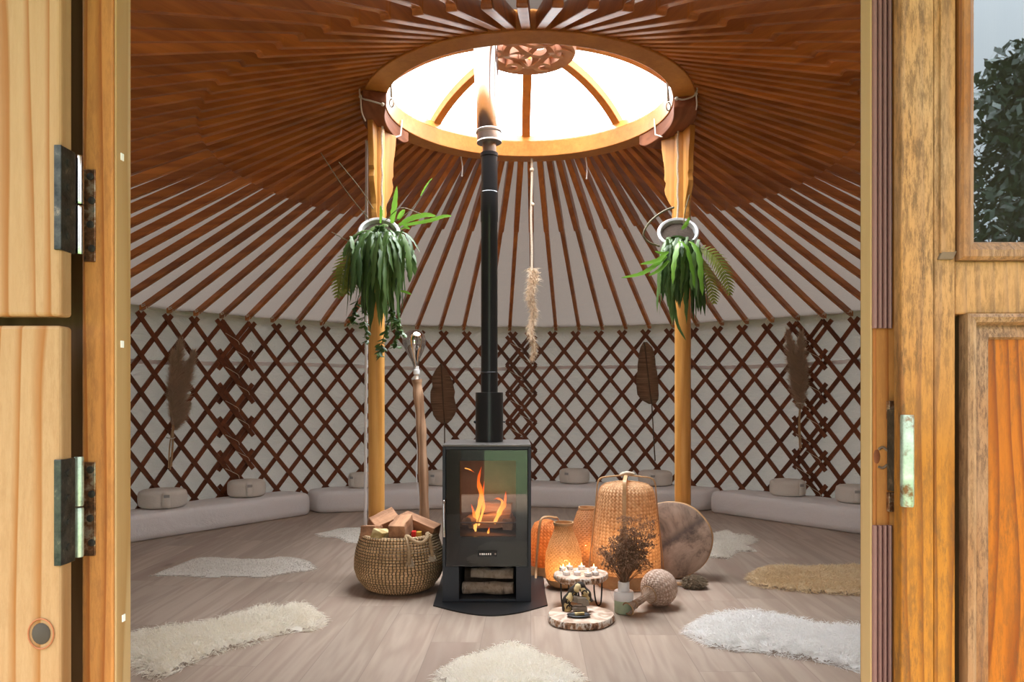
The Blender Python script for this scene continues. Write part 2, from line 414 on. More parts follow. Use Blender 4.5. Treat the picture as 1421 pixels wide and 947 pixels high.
# fire
t = NT('flame')
uv = t.coords('UV'); sp = t.n('ShaderNodeSeparateXYZ'); t.l(uv, sp.inputs[0])
c = t.ramp(sp.outputs[1], [(.0, (1, .42, .10)), (.3, (1, .34, .05)), (.65, (1, .16, .015)), (1., (.8, .06, .004))])
e = t.n('ShaderNodeEmission'); t.l(c, e.inputs[0])
lw = t.n('ShaderNodeLayerWeight'); lw.inputs[0].default_value = .45
e.inputs[1].default_value = 2.2
tp = t.n('ShaderNodeBsdfTransparent')
al = t.math('MULTIPLY', t.math('SUBTRACT', 1.0, t.math('MULTIPLY', lw.outputs['Facing'], .8)), t.ramp(sp.outputs[1], [(.5, .85), (1., .25)]))
t.done(t.shmix(al, tp.outputs[0], e.outputs[0]))
emis('tealight_flame', (1, .55, .18), 9)
emis('fairy_bulb', (1, .50, .14), 30)
emis('ember', (1, .16, .02), 1.5)

# ------------------------------------------------------------------ mesh builder
class MB:
    def __init__(s): s.v = []; s.f = []; s.uv = []
    def add(s, vs, fs, uvs=None):
        o = len(s.v); s.v += [Vector(x) for x in vs]
        for i, f in enumerate(fs):
            s.f.append(tuple(o+j for j in f)); s.uv.append(uvs[i] if uvs else None)
        return s
    def box(s, a, b):
        (x0, y0, z0), (x1, y1, z1) = a, b
        x0, x1 = min(x0, x1), max(x0, x1); y0, y1 = min(y0, y1), max(y0, y1); z0, z1 = min(z0, z1), max(z0, z1)
        vs = [(x0, y0, z0), (x1, y0, z0), (x1, y1, z0), (x0, y1, z0), (x0, y0, z1), (x1, y0, z1), (x1, y1, z1), (x0, y1, z1)]
        return s.add(vs, [(0, 3, 2, 1), (4, 5, 6, 7), (0, 1, 5, 4), (1, 2, 6, 5), (2, 3, 7, 6), (3, 0, 4, 7)])
    def obox(s, c, ax, ay, az):        # centre and three half-axis vectors
        c, ax, ay, az = map(Vector, (c, ax, ay, az))
        vs = [c+sx*ax+sy*ay+sz*az for sz in (-1, 1) for sx, sy in ((-1, -1), (1, -1), (1, 1), (-1, 1))]
        return s.add(vs, [(0, 3, 2, 1), (4, 5, 6, 7), (0, 1, 5, 4), (1, 2, 6, 5), (2, 3, 7, 6), (3, 0, 4, 7)])
    def tube(s, pts, rad, n=8, caps=True, flat=None):
        pts = [Vector(p) for p in pts]; m = len(pts)
        if isinstance(rad, (int, float)): rad = [rad]*m
        T = []
        for i in range(m):
            d = pts[min(i+1, m-1)]-pts[max(i-1, 0)]
            T.append(d.normalized() if d.length > 1e-9 else Vector((0, 0, 1)))
        up = Vector((0, 0, 1)) if abs(T[0].z) < .9 else Vector((0, 1, 0))
        nx = T[0].cross(up).normalized()
        vs = []; L = [0]
        for i in range(m):
            if i:
                L.append(L[-1]+(pts[i]-pts[i-1]).length)
                nx = (nx-T[i]*nx.dot(T[i])).normalized()
            ny = T[i].cross(nx)
            for j in range(n):
                a = 2*PI*j/n
                vs.append(pts[i]+(nx*math.cos(a)+ny*math.sin(a)*(flat or 1))*rad[i])
        tot = L[-1] or 1
        fs = []; uv = []
        for i in range(m-1):
            for j in range(n):
                k = (j+1) % n
                fs.append((i*n+j, i*n+k, (i+1)*n+k, (i+1)*n+j))
                uv.append([(j/n, L[i]/tot), ((j+1)/n, L[i]/tot), ((j+1)/n, L[i+1]/tot), (j/n, L[i+1]/tot)])
        if caps:
            fs.append(tuple(range(n-1, -1, -1))); uv.append(None)
            fs.append(tuple((m-1)*n+j for j in range(n))); uv.append(None)
        return s.add(vs, fs, uv)
    def lathe(s, prof, n=32, o=(0, 0, 0), M=None, wob=None, closed=False, vrange=(0, 1)):
        o = Vector(o); m = len(prof); vs = []
        L = [0]
        for i in range(1, m): L.append(L[-1]+math.hypot(prof[i][0]-prof[i-1][0], prof[i][1]-prof[i-1][1]))
        tot = L[-1] or 1
        for i, (r, z) in enumerate(prof):
            for j in range(n):
                a = 2*PI*j/n
                rr = r*(wob(a, z) if wob else 1)
                p = Vector((rr*math.cos(a), rr*math.sin(a), z))
                vs.append(o+(M @ p if M else p))
        fs = []; uv = []
        q = m if closed else m-1
        for i in range(q):
            i2 = (i+1) % m
            for j in range(n):
                k = (j+1) % n
                fs.append((i*n+j, i*n+k, i2*n+k, i2*n+j))
                a, b = L[i]/tot, (L[i2]/tot if i2 else 1)
                uv.append([(j/n, a), ((j+1)/n, a), ((j+1)/n, b), (j/n, b)])
        if not closed:
            if prof[0][0] > 1e-4: fs.append(tuple(range(n-1, -1, -1))); uv.append(None)
            if prof[-1][0] > 1e-4: fs.append(tuple((m-1)*n+j for j in range(n))); uv.append(None)
        return s.add(vs, fs, uv)
    def prism(s, poly, d):             # polygon of 3-D points swept along vector d
        n = len(poly); d = Vector(d); poly = [Vector(p) for p in poly]
        vs = poly+[p+d for p in poly]
        fs = [tuple(range(n-1, -1, -1)), tuple(range(n, 2*n))]+[(i, (i+1) % n, n+(i+1) % n, n+i) for i in range(n)]
        return s.add(vs, fs)
    def ball(s, c, r, n=10, sq=(1, 1, 1)):
        prof = [(r*math.sin(PI*i/n)*1.0, -r*math.cos(PI*i/n)) for i in range(n+1)]
        M = Matrix.Diagonal(Vector(sq))
        return s.lathe(prof, max(6, n+2), c, M)
    def blade(s, p0, d1, d2, w, side):
        # a tapering two-piece strand: base p0, mid p0+d1, tip p0+d1+d2
        p0 = Vector(p0); h = Vector(side)*w*.5
        a = p0+d1; b = a+d2
        return s.add([p0-h, p0+h, a+h*.75, a-h*.75, b], [(0, 1, 2, 3), (3, 2, 4)])
    def strip(s, pts, widths, sides, fold=0.0, up=None):
        # leaf: centre line with left and right edges, folded along the midrib
        vs = []; m = len(pts)
        for i, p in enumerate(pts):
            p = Vector(p); sd = Vector(sides[i]) if isinstance(sides, list) else Vector(sides)
            u = (up[i] if isinstance(up, list) else (up or Vector((0, 0, 0))))
            vs += [p-sd*widths[i]*.5+u*fold*widths[i], p, p+sd*widths[i]*.5+u*fold*widths[i]]
        fs = []
        for i in range(m-1):
            a = i*3; fs += [(a, a+1, a+4, a+3), (a+1, a+2, a+5, a+4)]
        return s.add(vs, fs)
    def build(s, name, mat, parent=None, smooth=True, bevel=0, bseg=2, base=None, fixn=True, angle=40, sub=0, solid=0):
        me = bpy.data.meshes.new(name)
        off = Vector((0, 0, 0))
        if parent is not None:
            q = parent
            while q is not None: off = off+q.location; q = q.parent
        if base is not None: off = Vector(base)
        me.from_pydata([tuple(v-off) for v in s.v], [], s.f)
        if any(u for u in s.uv):
            ul = me.uv_layers.new(name='UVMap')
            for p, u in zip(me.polygons, s.uv):
                if u:
                    for li, c in zip(p.loop_indices, u): ul.data[li].uv = c
        if fixn:
            bm = bmesh.new(); bm.from_mesh(me)
            bmesh.ops.recalc_face_normals(bm, faces=bm.faces); bm.to_mesh(me); bm.free()
        me.materials.append(MATS[mat])
        o = bpy.data.objects.new(name, me); COL.objects.link(o)
        if parent is not None: o.parent = parent
        elif base is not None: o.location = Vector(base)
        if bevel:
            b = o.modifiers.new('b', 'BEVEL'); b.width = bevel; b.segments = bseg; b.limit_method = 'ANGLE'; b.angle_limit = math.radians(35)
        if solid:
            q = o.modifiers.new('s', 'SOLIDIFY'); q.thickness = solid; q.offset = 0
        if sub:
            q = o.modifiers.new('u', 'SUBSURF'); q.levels = sub; q.render_levels = sub
        if smooth:
            me.polygons.foreach_set('use_smooth', [True]*len(me.polygons))
            if angle < 180: me.set_sharp_from_angle(angle=math.radians(angle))
        return o

def tag(o, label, cat, group=None, kind=None):
    o['label'] = label; o['category'] = cat
    if group: o['group'] = group
    if kind: o['kind'] = kind
    return o
def thing(name, loc, label, cat, group=None, kind=None):
    o = bpy.data.objects.new(name, None); COL.objects.link(o)
    o.location = Vector(loc); o.empty_display_size = .05
    return tag(o, label, cat, group, kind)
def kids(o): return [c for c in bpy.data.objects if c.parent == o]
def copy_tree(o, parent=None):
    c = o.copy(); COL.objects.link(c)
    if parent is not None: c.parent = parent
    for ch in kids(o): copy_tree(ch, c)
    return c
def jit(a): return rnd.uniform(-a, a)
def rvec(): 
    while True:
        v = Vector((jit(1), jit(1), jit(1)))
        if .05 < v.length < 1: return v.normalized()
def bez(p0, p1, p2, n):
    p0, p1, p2 = Vector(p0), Vector(p1), Vector(p2)
    return [p0*(1-t)**2+p1*2*t*(1-t)+p2*t*t for t in [i/(n-1) for i in range(n)]]
def crom(pts, n):
    pts = [Vector(p) for p in pts]; out = []
    q = [pts[0]*2-pts[1]]+pts+[pts[-1]*2-pts[-2]]
    for i in range(1, len(q)-2):
        for k in range(n):
            t = k/n
            out.append(.5*((2*q[i])+(q[i+1]-q[i-1])*t+(2*q[i-1]-5*q[i]+4*q[i+1]-q[i+2])*t*t+(3*q[i]-q[i-1]-3*q[i+1]+q[i+2])*t**3))
    out.append(pts[-1]); return out

# ================================================================== THE SETTING
# floor disc
mb = MB()
n = 96
mb.prism([(CX+3.5*math.sin(2*PI*i/n), CY+3.5*math.cos(2*PI*i/n), -.04) for i in range(n)], (0, 0, .04))
o = mb.build('floor', 'oak_laminate', smooth=False); tag(o, 'pale brown oak plank floor inside the yurt', 'floor', kind='structure')
# lawn outside
mb = MB()
N = 40
mb.add([(-30, -30, -.16), (30, -30, -.16), (30, .75, -.16), (-30, .75, -.16)], [(0, 1, 2, 3)])
mb.add([(-30, .75, -.16), (30, .75, -.16), (30, 30, -.16), (-30, 30, -.16)], [(0, 1, 2, 3)])
o = mb.build('ground', 'lawn_earth', smooth=False); tag(o, 'green lawn outside, mirrored in the stove glass', 'lawn', kind='structure')

wood('deck_wood', (.30, .20, .13), (.48, .35, .25), 'x', 9, .06, .7, 20, .4, .1)
root = thing('bounce_deck', (0, -.4, -.16), 'brown plank deck added outside the doorway to bounce warm light, dimly mirrored in the stove glass', 'deck', kind='structure')  # added deck, bounces warm light onto the doors and roof poles
for k in range(15):
    mb = MB(); mb.box((-1.7, .70-.142*k, -.158), (1.7, .70-.142*k-.136, -.13)); mb.build('plank', 'deck_wood', root, smooth=False, bevel=.002)
DOOR_HALF = 12.2                          # half angle of the doorway
# canvas wall, with the doorway left open, gathered under the eaves
RC = RW+.070
mb = MB()
na = 352
a0, a1 = -180+DOOR_HALF, 180-DOOR_HALF
zs = [-.04, .1, .25, .4, .55, .7, .85, 1.0, 1.15, 1.3, 1.45, 1.58, 1.66, 1.70, 1.725, 1.75, 1.775, 1.80, 1.83]
for i in range(na+1):
    az = a0+(a1-a0)*i/na
    for z in zs:
        q = Vector((az*.35, z*2.2, 0))
        d = .014*mnoise.noise(q)+.010*mnoise.noise(Vector((az*.9, z*5, 3)))
        if z > 1.6: d += .034*mnoise.noise(Vector((az*.22, z*30, 9)))-.008
        mb.v.append(pol(az, RC+.012+abs(d), z))
m = len(zs)
for i in range(na):
    for j in range(m-1):
        a = i*m+j; mb.f.append((a, a+m, a+m+1, a+1)); mb.uv.append(None)
o = mb.build('wall_back', 'wall_canvas', angle=180); tag(o, 'round off-white canvas wall behind the wooden lattice', 'wall', kind='structure')
# roof canvas: a cone lying on the roof poles
RT0, ZT0, RT1, ZT1 = RW+.12, 1.735, .93, 2.772     # top line of the poles
mb = MB()
na, nr = 240, 14
for i in range(na):
    az = 360*i/na
    for j in range(nr+1):
        t_ = j/nr
        r = RT0+.03+(RT1-RT0-.03)*t_; z = ZT0+.004+(ZT1-ZT0)*t_
        z += .003+.010*abs(mnoise.noise(Vector((az*.4, r*5, 0))))
        mb.v.append(pol(az, r, z))
for i in range(na):
    for j in range(nr):
        a = i*(nr+1)+j; b = ((i+1) % na)*(nr+1)+j
        mb.f.append((a, b, b+1, a+1)); mb.uv.append(None)
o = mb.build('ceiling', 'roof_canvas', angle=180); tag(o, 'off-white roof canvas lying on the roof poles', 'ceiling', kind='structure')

# ribbon running round the wall behind the lattice
mb = MB()
pts = [(az, 1.335+.012*math.sin(az*.13)) for az in range(-100, 101, 2)]
for az, z in pts:
    for r, dz in ((RW+.045, -.017), (RW+.045, .017), (RW+.047, .017), (RW+.047, -.017)):
        mb.v.append(pol(az, r, z+dz))
for i in range(len(pts)-1):
    for j in range(4):
        a, b = i*4+j, i*4+(j+1) % 4
        mb.f.append((a, b, b+4, a+4)); mb.uv.append(None)
o = mb.build('wall_ribbon', 'white_ribbon', base=pol(0, RW+.02, 1.32)); tag(o, 'thin white ribbon strung round the wall behind the lattice', 'ribbon')

# ------------------------------------------------------------------ lattice panels
SL = 2.0/.1465                          # degrees of turn per metre of drop
ZB = .05
def lath_mesh(theta_top, sign, zlo, zhi, r):
    mb = MB(); n = 10
    w, th = .0185, .0055
    slope = math.radians(SL)*RW*sign
    for i in range(n+1):
        z = zlo+(zhi-zlo)*i/n
        az = theta_top+sign*SL*(ZT-z)
        c = pol(az, r, z); a = math.radians(az)
        tang = Vector((math.cos(a), -math.sin(a), 0)); rad = Vector((math.sin(a), math.cos(a), 0))
        d = (tang*(-slope)+Vector((0, 0, 1))).normalized()
        s_ = rad.cross(d)
        for su, sv in ((-1, -1), (1, -1), (1, 1), (-1, 1)):
            mb.v.append(c+s_*w*su+rad*th*sv)
    for i in range(n):
        for j in range(4):
            a, b = i*4+j, i*4+(j+1) % 4
            mb.f.append((a, b, b+4, a+4)); mb.uv.append(None)
    mb.f += [(3, 2, 1, 0), tuple(n*4+j for j in range(4))]; mb.uv += [None, None]
    return mb
sec_labels = {-96: 'brown lattice wall panel behind the left pampas bunch, next to the left jamb',
              -48: 'brown lattice wall panel behind the left post and driftwood lamp',
              0: 'brown lattice wall panel behind the right post and bamboo lanterns',
              48: 'brown lattice wall panel right of the right pampas bunch, next to the right jamb'}
for s0 in (-96, -48, 0, 48):
    root = thing('lattice_panel', pol(s0+24, RW, 0), sec_labels[s0], 'lattice', 'lattice wall panels')
    lo, hi = s0-2.6, s0+50.6
    ph = {-96: -.55, -48: .55, 0: -.55, 48: .55}[s0]; ro = .0235 if s0 in (-48, 48) else 0
    for sign, r in ((1, RW-.0062+ro), (-1, RW+.0062+ro)):
        for k in range(-8, 21):
            th = s0+2+4*k+ph
            z1, z0 = ZT+.048, ZB
            # clip so that lo <= th + sign*SL*(ZT-z) <= hi
            f = lambda z: th+sign*SL*(ZT-z)
            if sign > 0:
                z1 = min(z1, ZT-(lo-th)/SL); z0 = max(z0, ZT-(hi-th)/SL)
            else:
                z0 = max(z0, ZT-(th-lo)/SL); z1 = min(z1, ZT-(th-hi)/SL)
            if z1-z0 < .16: continue
            rr = r
            lath_mesh(th, sign, z0, z1, rr).build('lath', 'lath_wood', root, smooth=False)
# cords that tie neighbouring panels at their seams
for s0, lab in ((-48, 'pale cords lashing the lattice seam beside the left pampas bunch'), (0, 'pale cords lashing the lattice seam behind the stove pipe'),
                (48, 'pale cords lashing the lattice seam beside the right pampas bunch')):
    root = thing('seam_lashing', pol(s0, RW-.02, 0.2), lab, 'cord', 'seam lashings')
    for k in range(10):
        mb = MB(); z = 1.56-k*.1465
        az = s0+(.8 if k % 2 else -.8)
        a = pol(az-1.1, RW-.018, z+.035); b = pol(az+.9, RW-.018, z-.03); c = pol(az, RW-.022, z)
        mb.tube(crom([a, c, b, b+Vector((.012, -.004, -.03))], 3), .0026, 5)
        mb.build('knot', 'cotton_rope', root)

# ------------------------------------------------------------------ roof poles
def topz(r): return ZT0+(RT0-r)/(RT0-RT1)*(ZT1-ZT0)
RSH = 1.74
prof = [(.925, topz(.925)), (.925, topz(.925)-.080), (RSH-.012, topz(RSH-.012)-.080), (RSH-.002, topz(RSH)-.077),
        (RSH+.006, topz(RSH+.006)-.064), (RSH+.016, topz(RSH+.016)-.057), (RSH+.03, topz(RSH+.03)-.055), (RSH+.06, topz(RSH+.06)-.054), (RW+.0, topz(RW)-.046), (RW+.045, topz(RW+.045)-.042), (RW+.045, topz(RW+.045))]
def pole_mesh():
    # local x = radial direction
    mb = MB(); n = len(prof); hw = [.0195 if r < RSH else .0165 for r, z in prof]
    # top edge needs the two widths too: split into quads column by column
    top = [(r, topz(r)) for r, z in prof[1:-1]]
    bot = prof[1:-1]
    m = len(bot)
    for (r, zb), (_, zt) in zip(bot, top):
        w = .0200 if r < RSH else (.0165 if r > RSH+.025 else .0182)
        for y, z in ((-w, zb), (w, zb), (w, zt), (-w, zt)): mb.v.append(Vector((r, y, z)))
    for i in range(m-1):
        for j in range(4):
            a, b = i*4+j, i*4+(j+1) % 4
            mb.f.append((a, b, b+4, a+4)); mb.uv.append(None)
    mb.f += [(3, 2, 1, 0), tuple((m-1)*4+j for j in range(4))]; mb.uv += [None, None]
    return mb
pole0 = None; tie0 = None
def pole_tag(az):
    if abs(az) > 125: return ('dark reddish roof pole overhead between the doorway and the near side of the crown ring', 'roof poles over the doorway')
    if abs(az) < 45: return ('slender brown roof pole sloping from the crown ring to the back wall', 'roof poles at the back')
    if az < 0: return ('brown roof pole fanning out left from the crown ring to the left wall', 'roof poles on the left')
    return ('brown roof pole fanning out right from the crown ring to the right wall', 'roof poles on the right')
tm = MB()
for k in range(2):
    pts = [Vector((RW-.012+.006*k+.024*math.cos(a), .03*math.sin(a), topz(RW)-.028+.012*k+.006*math.sin(3*a))) for a in [2*PI*i/10 for i in range(11)]]
    tm.tube(pts, .0032, 5, caps=False)
tm.tube([(RW-.034, .008, topz(RW)-.03), (RW-.05, .02, topz(RW)-.05), (RW-.045, .026, topz(RW)-.075)], .0025, 5)
for k in range(90):
    az = -178+4*k
    if k == 0:
        pole0 = pole_mesh().build('roof_pole', 'roof_pole_wood', smooth=False, base=(0, 0, 0), bevel=.003)
        tie0 = tm.build('rope_tie', 'cream_cord', pole0)
        o = pole0
    else:
        o = pole0.copy(); COL.objects.link(o)
        c = tie0.copy(); COL.objects.link(c); c.parent = o
    o.location = (CX, CY, 0); o.rotation_euler = (0, 0, math.radians(90-az))
    lab, g = pole_tag(az); tag(o, lab, 'roof pole', g)

# ------------------------------------------------------------------ crown ring
RO, RI, HR = .927, .807, .105
crown = root = thing('crown_ring', (CX, CY, ZR), 'round wooden crown ring with domed spokes under the skylight', 'crown ring')
mb = MB()
mb.lathe([(RI, ZR), (RO, ZR), (RO, ZR+HR), (RI, ZR+HR)], 128, (CX, CY, 0), closed=True)
hoop = mb.build('hoop', 'ring_wood', root, bevel=.004, angle=30)
# inner lip
mb = MB(); mb.lathe([(RI-.0, ZR+HR), (RO-.02, ZR+HR), (RO-.02, ZR+HR+.045), (RI+.02, ZR+HR+.045)], 128, (CX, CY, 0), closed=True)
mb.build('lip', 'ring_wood', root, angle=30)
for az in (0, 45, 90, 135, 180, -90, -45):
    mb = MB()
    pts = bez((.86, 0, ZR+HR), (.62, 0, ZR+HR+.235), (.17, 0, 3.055), 14)
    a = math.radians(az); rad = Vector((math.sin(a), math.cos(a), 0)); tan = Vector((math.cos(a), -math.sin(a), 0))
    for i, p in enumerate(pts):
        d = pts[min(i+1, 13)]-pts[max(i-1, 0)]; d.normalize()
        nrm = Vector((-d.z, 0, d.x))
        if nrm.z < 0: nrm = -nrm
        for sy, sz in ((-1, 0), (1, 0), (1, 1), (-1, 1)):
            q = p+nrm*.05*sz
            mb.v.append(Vector((CX, CY, 0))+rad*q.x+Vector((0, 0, q.z))+tan*.028*sy)
    for i in range(13):
        for j in range(4):
            mb.f.append((i*4+j, i*4+(j+1) % 4, i*4+4+(j+1) % 4, i*4+4+j)); mb.uv.append(None)
    mb.f += [(3, 2, 1, 0), (52, 53, 54, 55)]; mb.uv += [None, None]
    mb.build('rib', 'ring_wood', root, bevel=.003, angle=30)
# carved rosette
zr = 3.0
mb = MB(); mb.lathe([(.195, zr+.015), (.265, zr+.005), (.272, zr+.02), (.272, zr+.085), (.20, zr+.085)], 64, (CX, CY, 0), closed=True)
rim = mb.build('rosette', 'rosette_wood', root, angle=30)
mb = MB()
def band(pts, w=.024, h=.035):
    m = len(pts)
    vs = []
    for i, p in enumerate(pts):
        d = (pts[min(i+1, m-1)]-pts[max(i-1, 0)]); d.z = 0; d.normalize(); s_ = Vector((-d.y, d.x, 0))
        for su, sv in ((-1, 0), (1, 0), (1, 1), (-1, 1)): vs.append(Vector((CX, CY, 0))+p+s_*w*.5*su+Vector((0, 0, h*sv)))
    fs = [(i*4+j, i*4+(j+1) % 4, i*4+4+(j+1) % 4, i*4+4+j) for i in range(m-1) for j in range(4)]
    fs += [(3, 2, 1, 0), tuple((m-1)*4+j for j in range(4))]
    mb.add(vs, fs)
for k in range(3):                       # three interlaced loops
    b = 2*PI*k/3+.5
    c = Vector((.070*math.cos(b), .070*math.sin(b), 0))
    pts = []
    for i in range(33):
        a = 2*PI*i/32
        e = Vector((.125*math.cos(a), .066*math.sin(a), 0)); g = b+PI/2
        pts.append(c*.75+Vector((e.x*math.cos(g)-e.y*math.sin(g), e.x*math.sin(g)+e.y*math.cos(g), zr+.006+.014*math.sin(3*a+k))))
    band(pts, .036, .034)
for k in range(6):                       # scrolls inside the rim
    b = 2*PI*k/6
    pts = []
    for i in range(18):
        a = i/17*1.7*PI; rr = .058*(1-i/17*.55)
        q = Vector((.182*math.cos(b), .182*math.sin(b), 0))
        sg = 1 if k % 2 else -1
        pts.append(q+Vector((rr*math.cos(b+sg*a), rr*math.sin(b+sg*a), zr+.004)))
    band(pts, .030, .04)
mb.build('carved_knot', 'rosette_wood', rim, angle=30)
# hooks, screws and cords on the ring
def ring_hook(px, py0, py1, Y):
    mb = MB(); a = P(px, py0, Y); b = P(px+2, py1, Y)
    mb.tube([a+Vector((0, 0, .02)), a, b+Vector((0, 0, .03))], .006, 8)
    pts = [b+Vector((.011*math.sin(t_), 0, .022*math.cos(t_))) for t_ in [2*PI*i/12 for i in range(13)]]
    mb.tube(pts, .0032, 6, caps=False); mb.ball(a, .011, 6)
    mb.build('hook', 'hook_metal', root)
ring_hook(541.5, 104, 143, 3.93); ring_hook(925.5, 104, 148, 3.93)
for px, py, Y in ((577, 190, 5.0), (888, 188, 5.0), (803, 212, 5.06), (640, 66.5, 3.5), (828, 66.5, 3.5), (763, 205, 5.06)):
    mb = MB(); mb.ball(P(px, py, Y), .010, 6); mb.build('screw', 'dull_steel', root)

# skylight cover: clear domed sheet with the flue passing through an opening
FLX, FLY = -.1217, 3.98
mb = MB(); na, nr = 64, 12
for i in range(na):
    for j in range(nr+1):
        t_ = j/nr; r = .955*(1-t_)+.001; z = 2.85+.33*(1-(1-t_)**2)
        mb.v.append(pol(360*i/na, r, z))
for i in range(na):
    for j in range(nr):
        f = (i*(nr+1)+j, ((i+1) % na)*(nr+1)+j, ((i+1) % na)*(nr+1)+j+1, i*(nr+1)+j+1)
        c = sum((mb.v[q] for q in f), Vector())/4
        if math.hypot(c.x-(FLX-.075), c.y-FLY) < .15: continue
        mb.f.append(f); mb.uv.append(None)
o = mb.build('window_1', 'acrylic', angle=180, fixn=True); tag(o, 'clear domed skylight cover over the crown ring', 'skylight', kind='structure')

# ------------------------------------------------------------------ posts
def post(pxc, Y, side, label):
    x = (pxc-CXP)/FPX*Y
    root = thing('roof_post', (x, Y, 0), label, 'post', 'roof posts')
    mb = MB()
    mb.lathe([(.047, 0), (.047, 2.595)], 20, (x, Y, 0)); mb.build('shaft', 'post_wood', root, angle=50)
    # capital: an arc hugging the underside of the ring
    azp = math.degrees(math.atan2(x-CX, Y-CY))
    mb = MB(); na = 20; vs = []
    for i in range(na+1):
        az = azp+(-22+44*i/na)
        tt = abs(i/na-.5)*2
        zb = 2.598 if tt < .72 else 2.598+.03*((tt-.72)/.28)**2
        for r, z in ((RI+.005, zb), (RO+.012, zb), (RO+.012, ZR), (RI+.005, ZR)): vs.append(pol(az, r, z))
    fs = [(i*4+j, i*4+(j+1) % 4, i*4+4+(j+1) % 4, i*4+4+j) for i in range(na) for j in range(4)]
    fs += [(3, 2, 1, 0), tuple(na*4+j for j in range(4))]
    mb.add(vs, fs); mb.build('capital', 'bracket_wood', root, bevel=.005, angle=30)
    # carved wavy brackets along the ring, one towards the door, one towards the back
    a = math.radians(azp); tan = Vector((math.cos(a), -math.sin(a), 0)); rad = Vector((math.sin(a), math.cos(a), 0))
    if tan.y < 0: tan = -tan
    out = [(.045, 2.06), (.062, 2.075), (.085, 2.10), (.088, 2.125), (.082, 2.15), (.092, 2.18), (.125, 2.22), (.150, 2.26), (.158, 2.29), (.148, 2.315), (.145, 2.33), (.160, 2.35), (.158, 2.40), (.165, 2.45), (.178, 2.50), (.186, 2.55), (.190, 2.598), (.03, 2.598), (.03, 2.06)]
    for sg in (1, -1):
        g_ = math.radians(30) if sg > 0 else 0
        bd = tan*math.cos(g_)*sg-rad*math.sin(g_); bn = rad*math.cos(g_)+tan*math.sin(g_)*sg
        mb = MB(); c = Vector((x, Y, 0))-bn*.016
        L = .80 if sg > 0 else .8
        poly = [c+bd*u*L+Vector((0, 0, z)) for u, z in out]
        mb.prism(poly, bn*.032)
        mb.build('bracket', 'post_wood', root, smooth=False, bevel=.003)
    # rope twisted down the upper half
    mb = MB(); pts = [Vector((x+(.04 if side < 0 else -.04), Y-.047, 2.63-.045*i))+Vector((.003*math.sin(i*2), 0, 0)) for i in range(14)]
    mb.tube(pts, .006, 6); mb.build('rope', 'cotton_rope', root)
    # cord looped over the capital
    mb = MB()
    nd = P(519 if side < 0 else 941, 138, 3.9)
    e0 = pol(azp-24*side if False else azp+(-20 if side > 0 else 20)*-1, RO+.03, 2.70)
    p0 = P(500, 112, 3.95) if side < 0 else P(967, 108, 3.95)
    p1 = P(500, 134, 3.93) if side < 0 else P(966, 130, 3.93)
    p2 = P(515, 140, 3.9) if side < 0 else P(950, 138, 3.9)
    p3 = P(531, 145, 3.88) if side < 0 else P(939, 137, 3.88)
    mb.tube(crom([p0, p1, p2, p3], 4), .0045, 6)
    mb.tube(crom([p1, P(502, 155, 3.95) if side < 0 else P(967, 145, 3.95), P(507, 168, 4.0) if side < 0 else P(966, 152, 4.0)], 4), .004, 6)
    mb.ball(p3, .010, 6); mb.ball(p1, .009, 6)
    mb.build('cord', 'cream_cord', root); mb = MB()
    q0 = P(558, 167, 4.5) if side < 0 else P(908, 165, 4.5)
    q1 = P(556, 188, 4.47) if side < 0 else P(909.5, 187, 4.47)
    q2 = P(548, 191, 4.42) if side < 0 else P(919, 190, 4.42)
    mb.tube([q0, q1, q2], .0045, 6)
    mb.build('cord', 'cream_cord', root)
    return root
post(522.5, 4.30, -1, 'round golden wooden post on the left, behind the log basket')
post(947.5, 4.38, 1, 'round golden wooden post on the right, behind the round drum')
# loose white cords hanging from the ring
for k, (px, y0, y1, lab) in enumerate(((640, 219, 244, 'short white cord hanging under the crown ring left of the flue'), (813, 219, 248, 'short white cord hanging under the crown ring right of the rope'))):
    mb = MB(); p = P(px, y0, 5.08); q = P(px+1, y1, 5.08)
    mb.tube(crom([p+Vector((0, 0, .03)), p, (p+q)/2+Vector((.006, 0, 0)), q], 3), .0045, 6); mb.ball(q, .007, 6)
    mb.build('cord', 'white_cable', crown)
# white cable beside the left post
x = (508-CXP)/FPX*4.36
mb = MB(); mb.tube(crom([(x-.006, 4.36, .004), (x-.004, 4.36, .6), (x, 4.36, 1.2), (x+.002, 4.36, 1.9), (x+.004, 4.36, 2.55)], 4), .0085, 8)
tag(mb.build('power_cable', 'white_cable', base=(x, 4.36, 0)), 'white cable running up beside the left wooden post', 'cable')

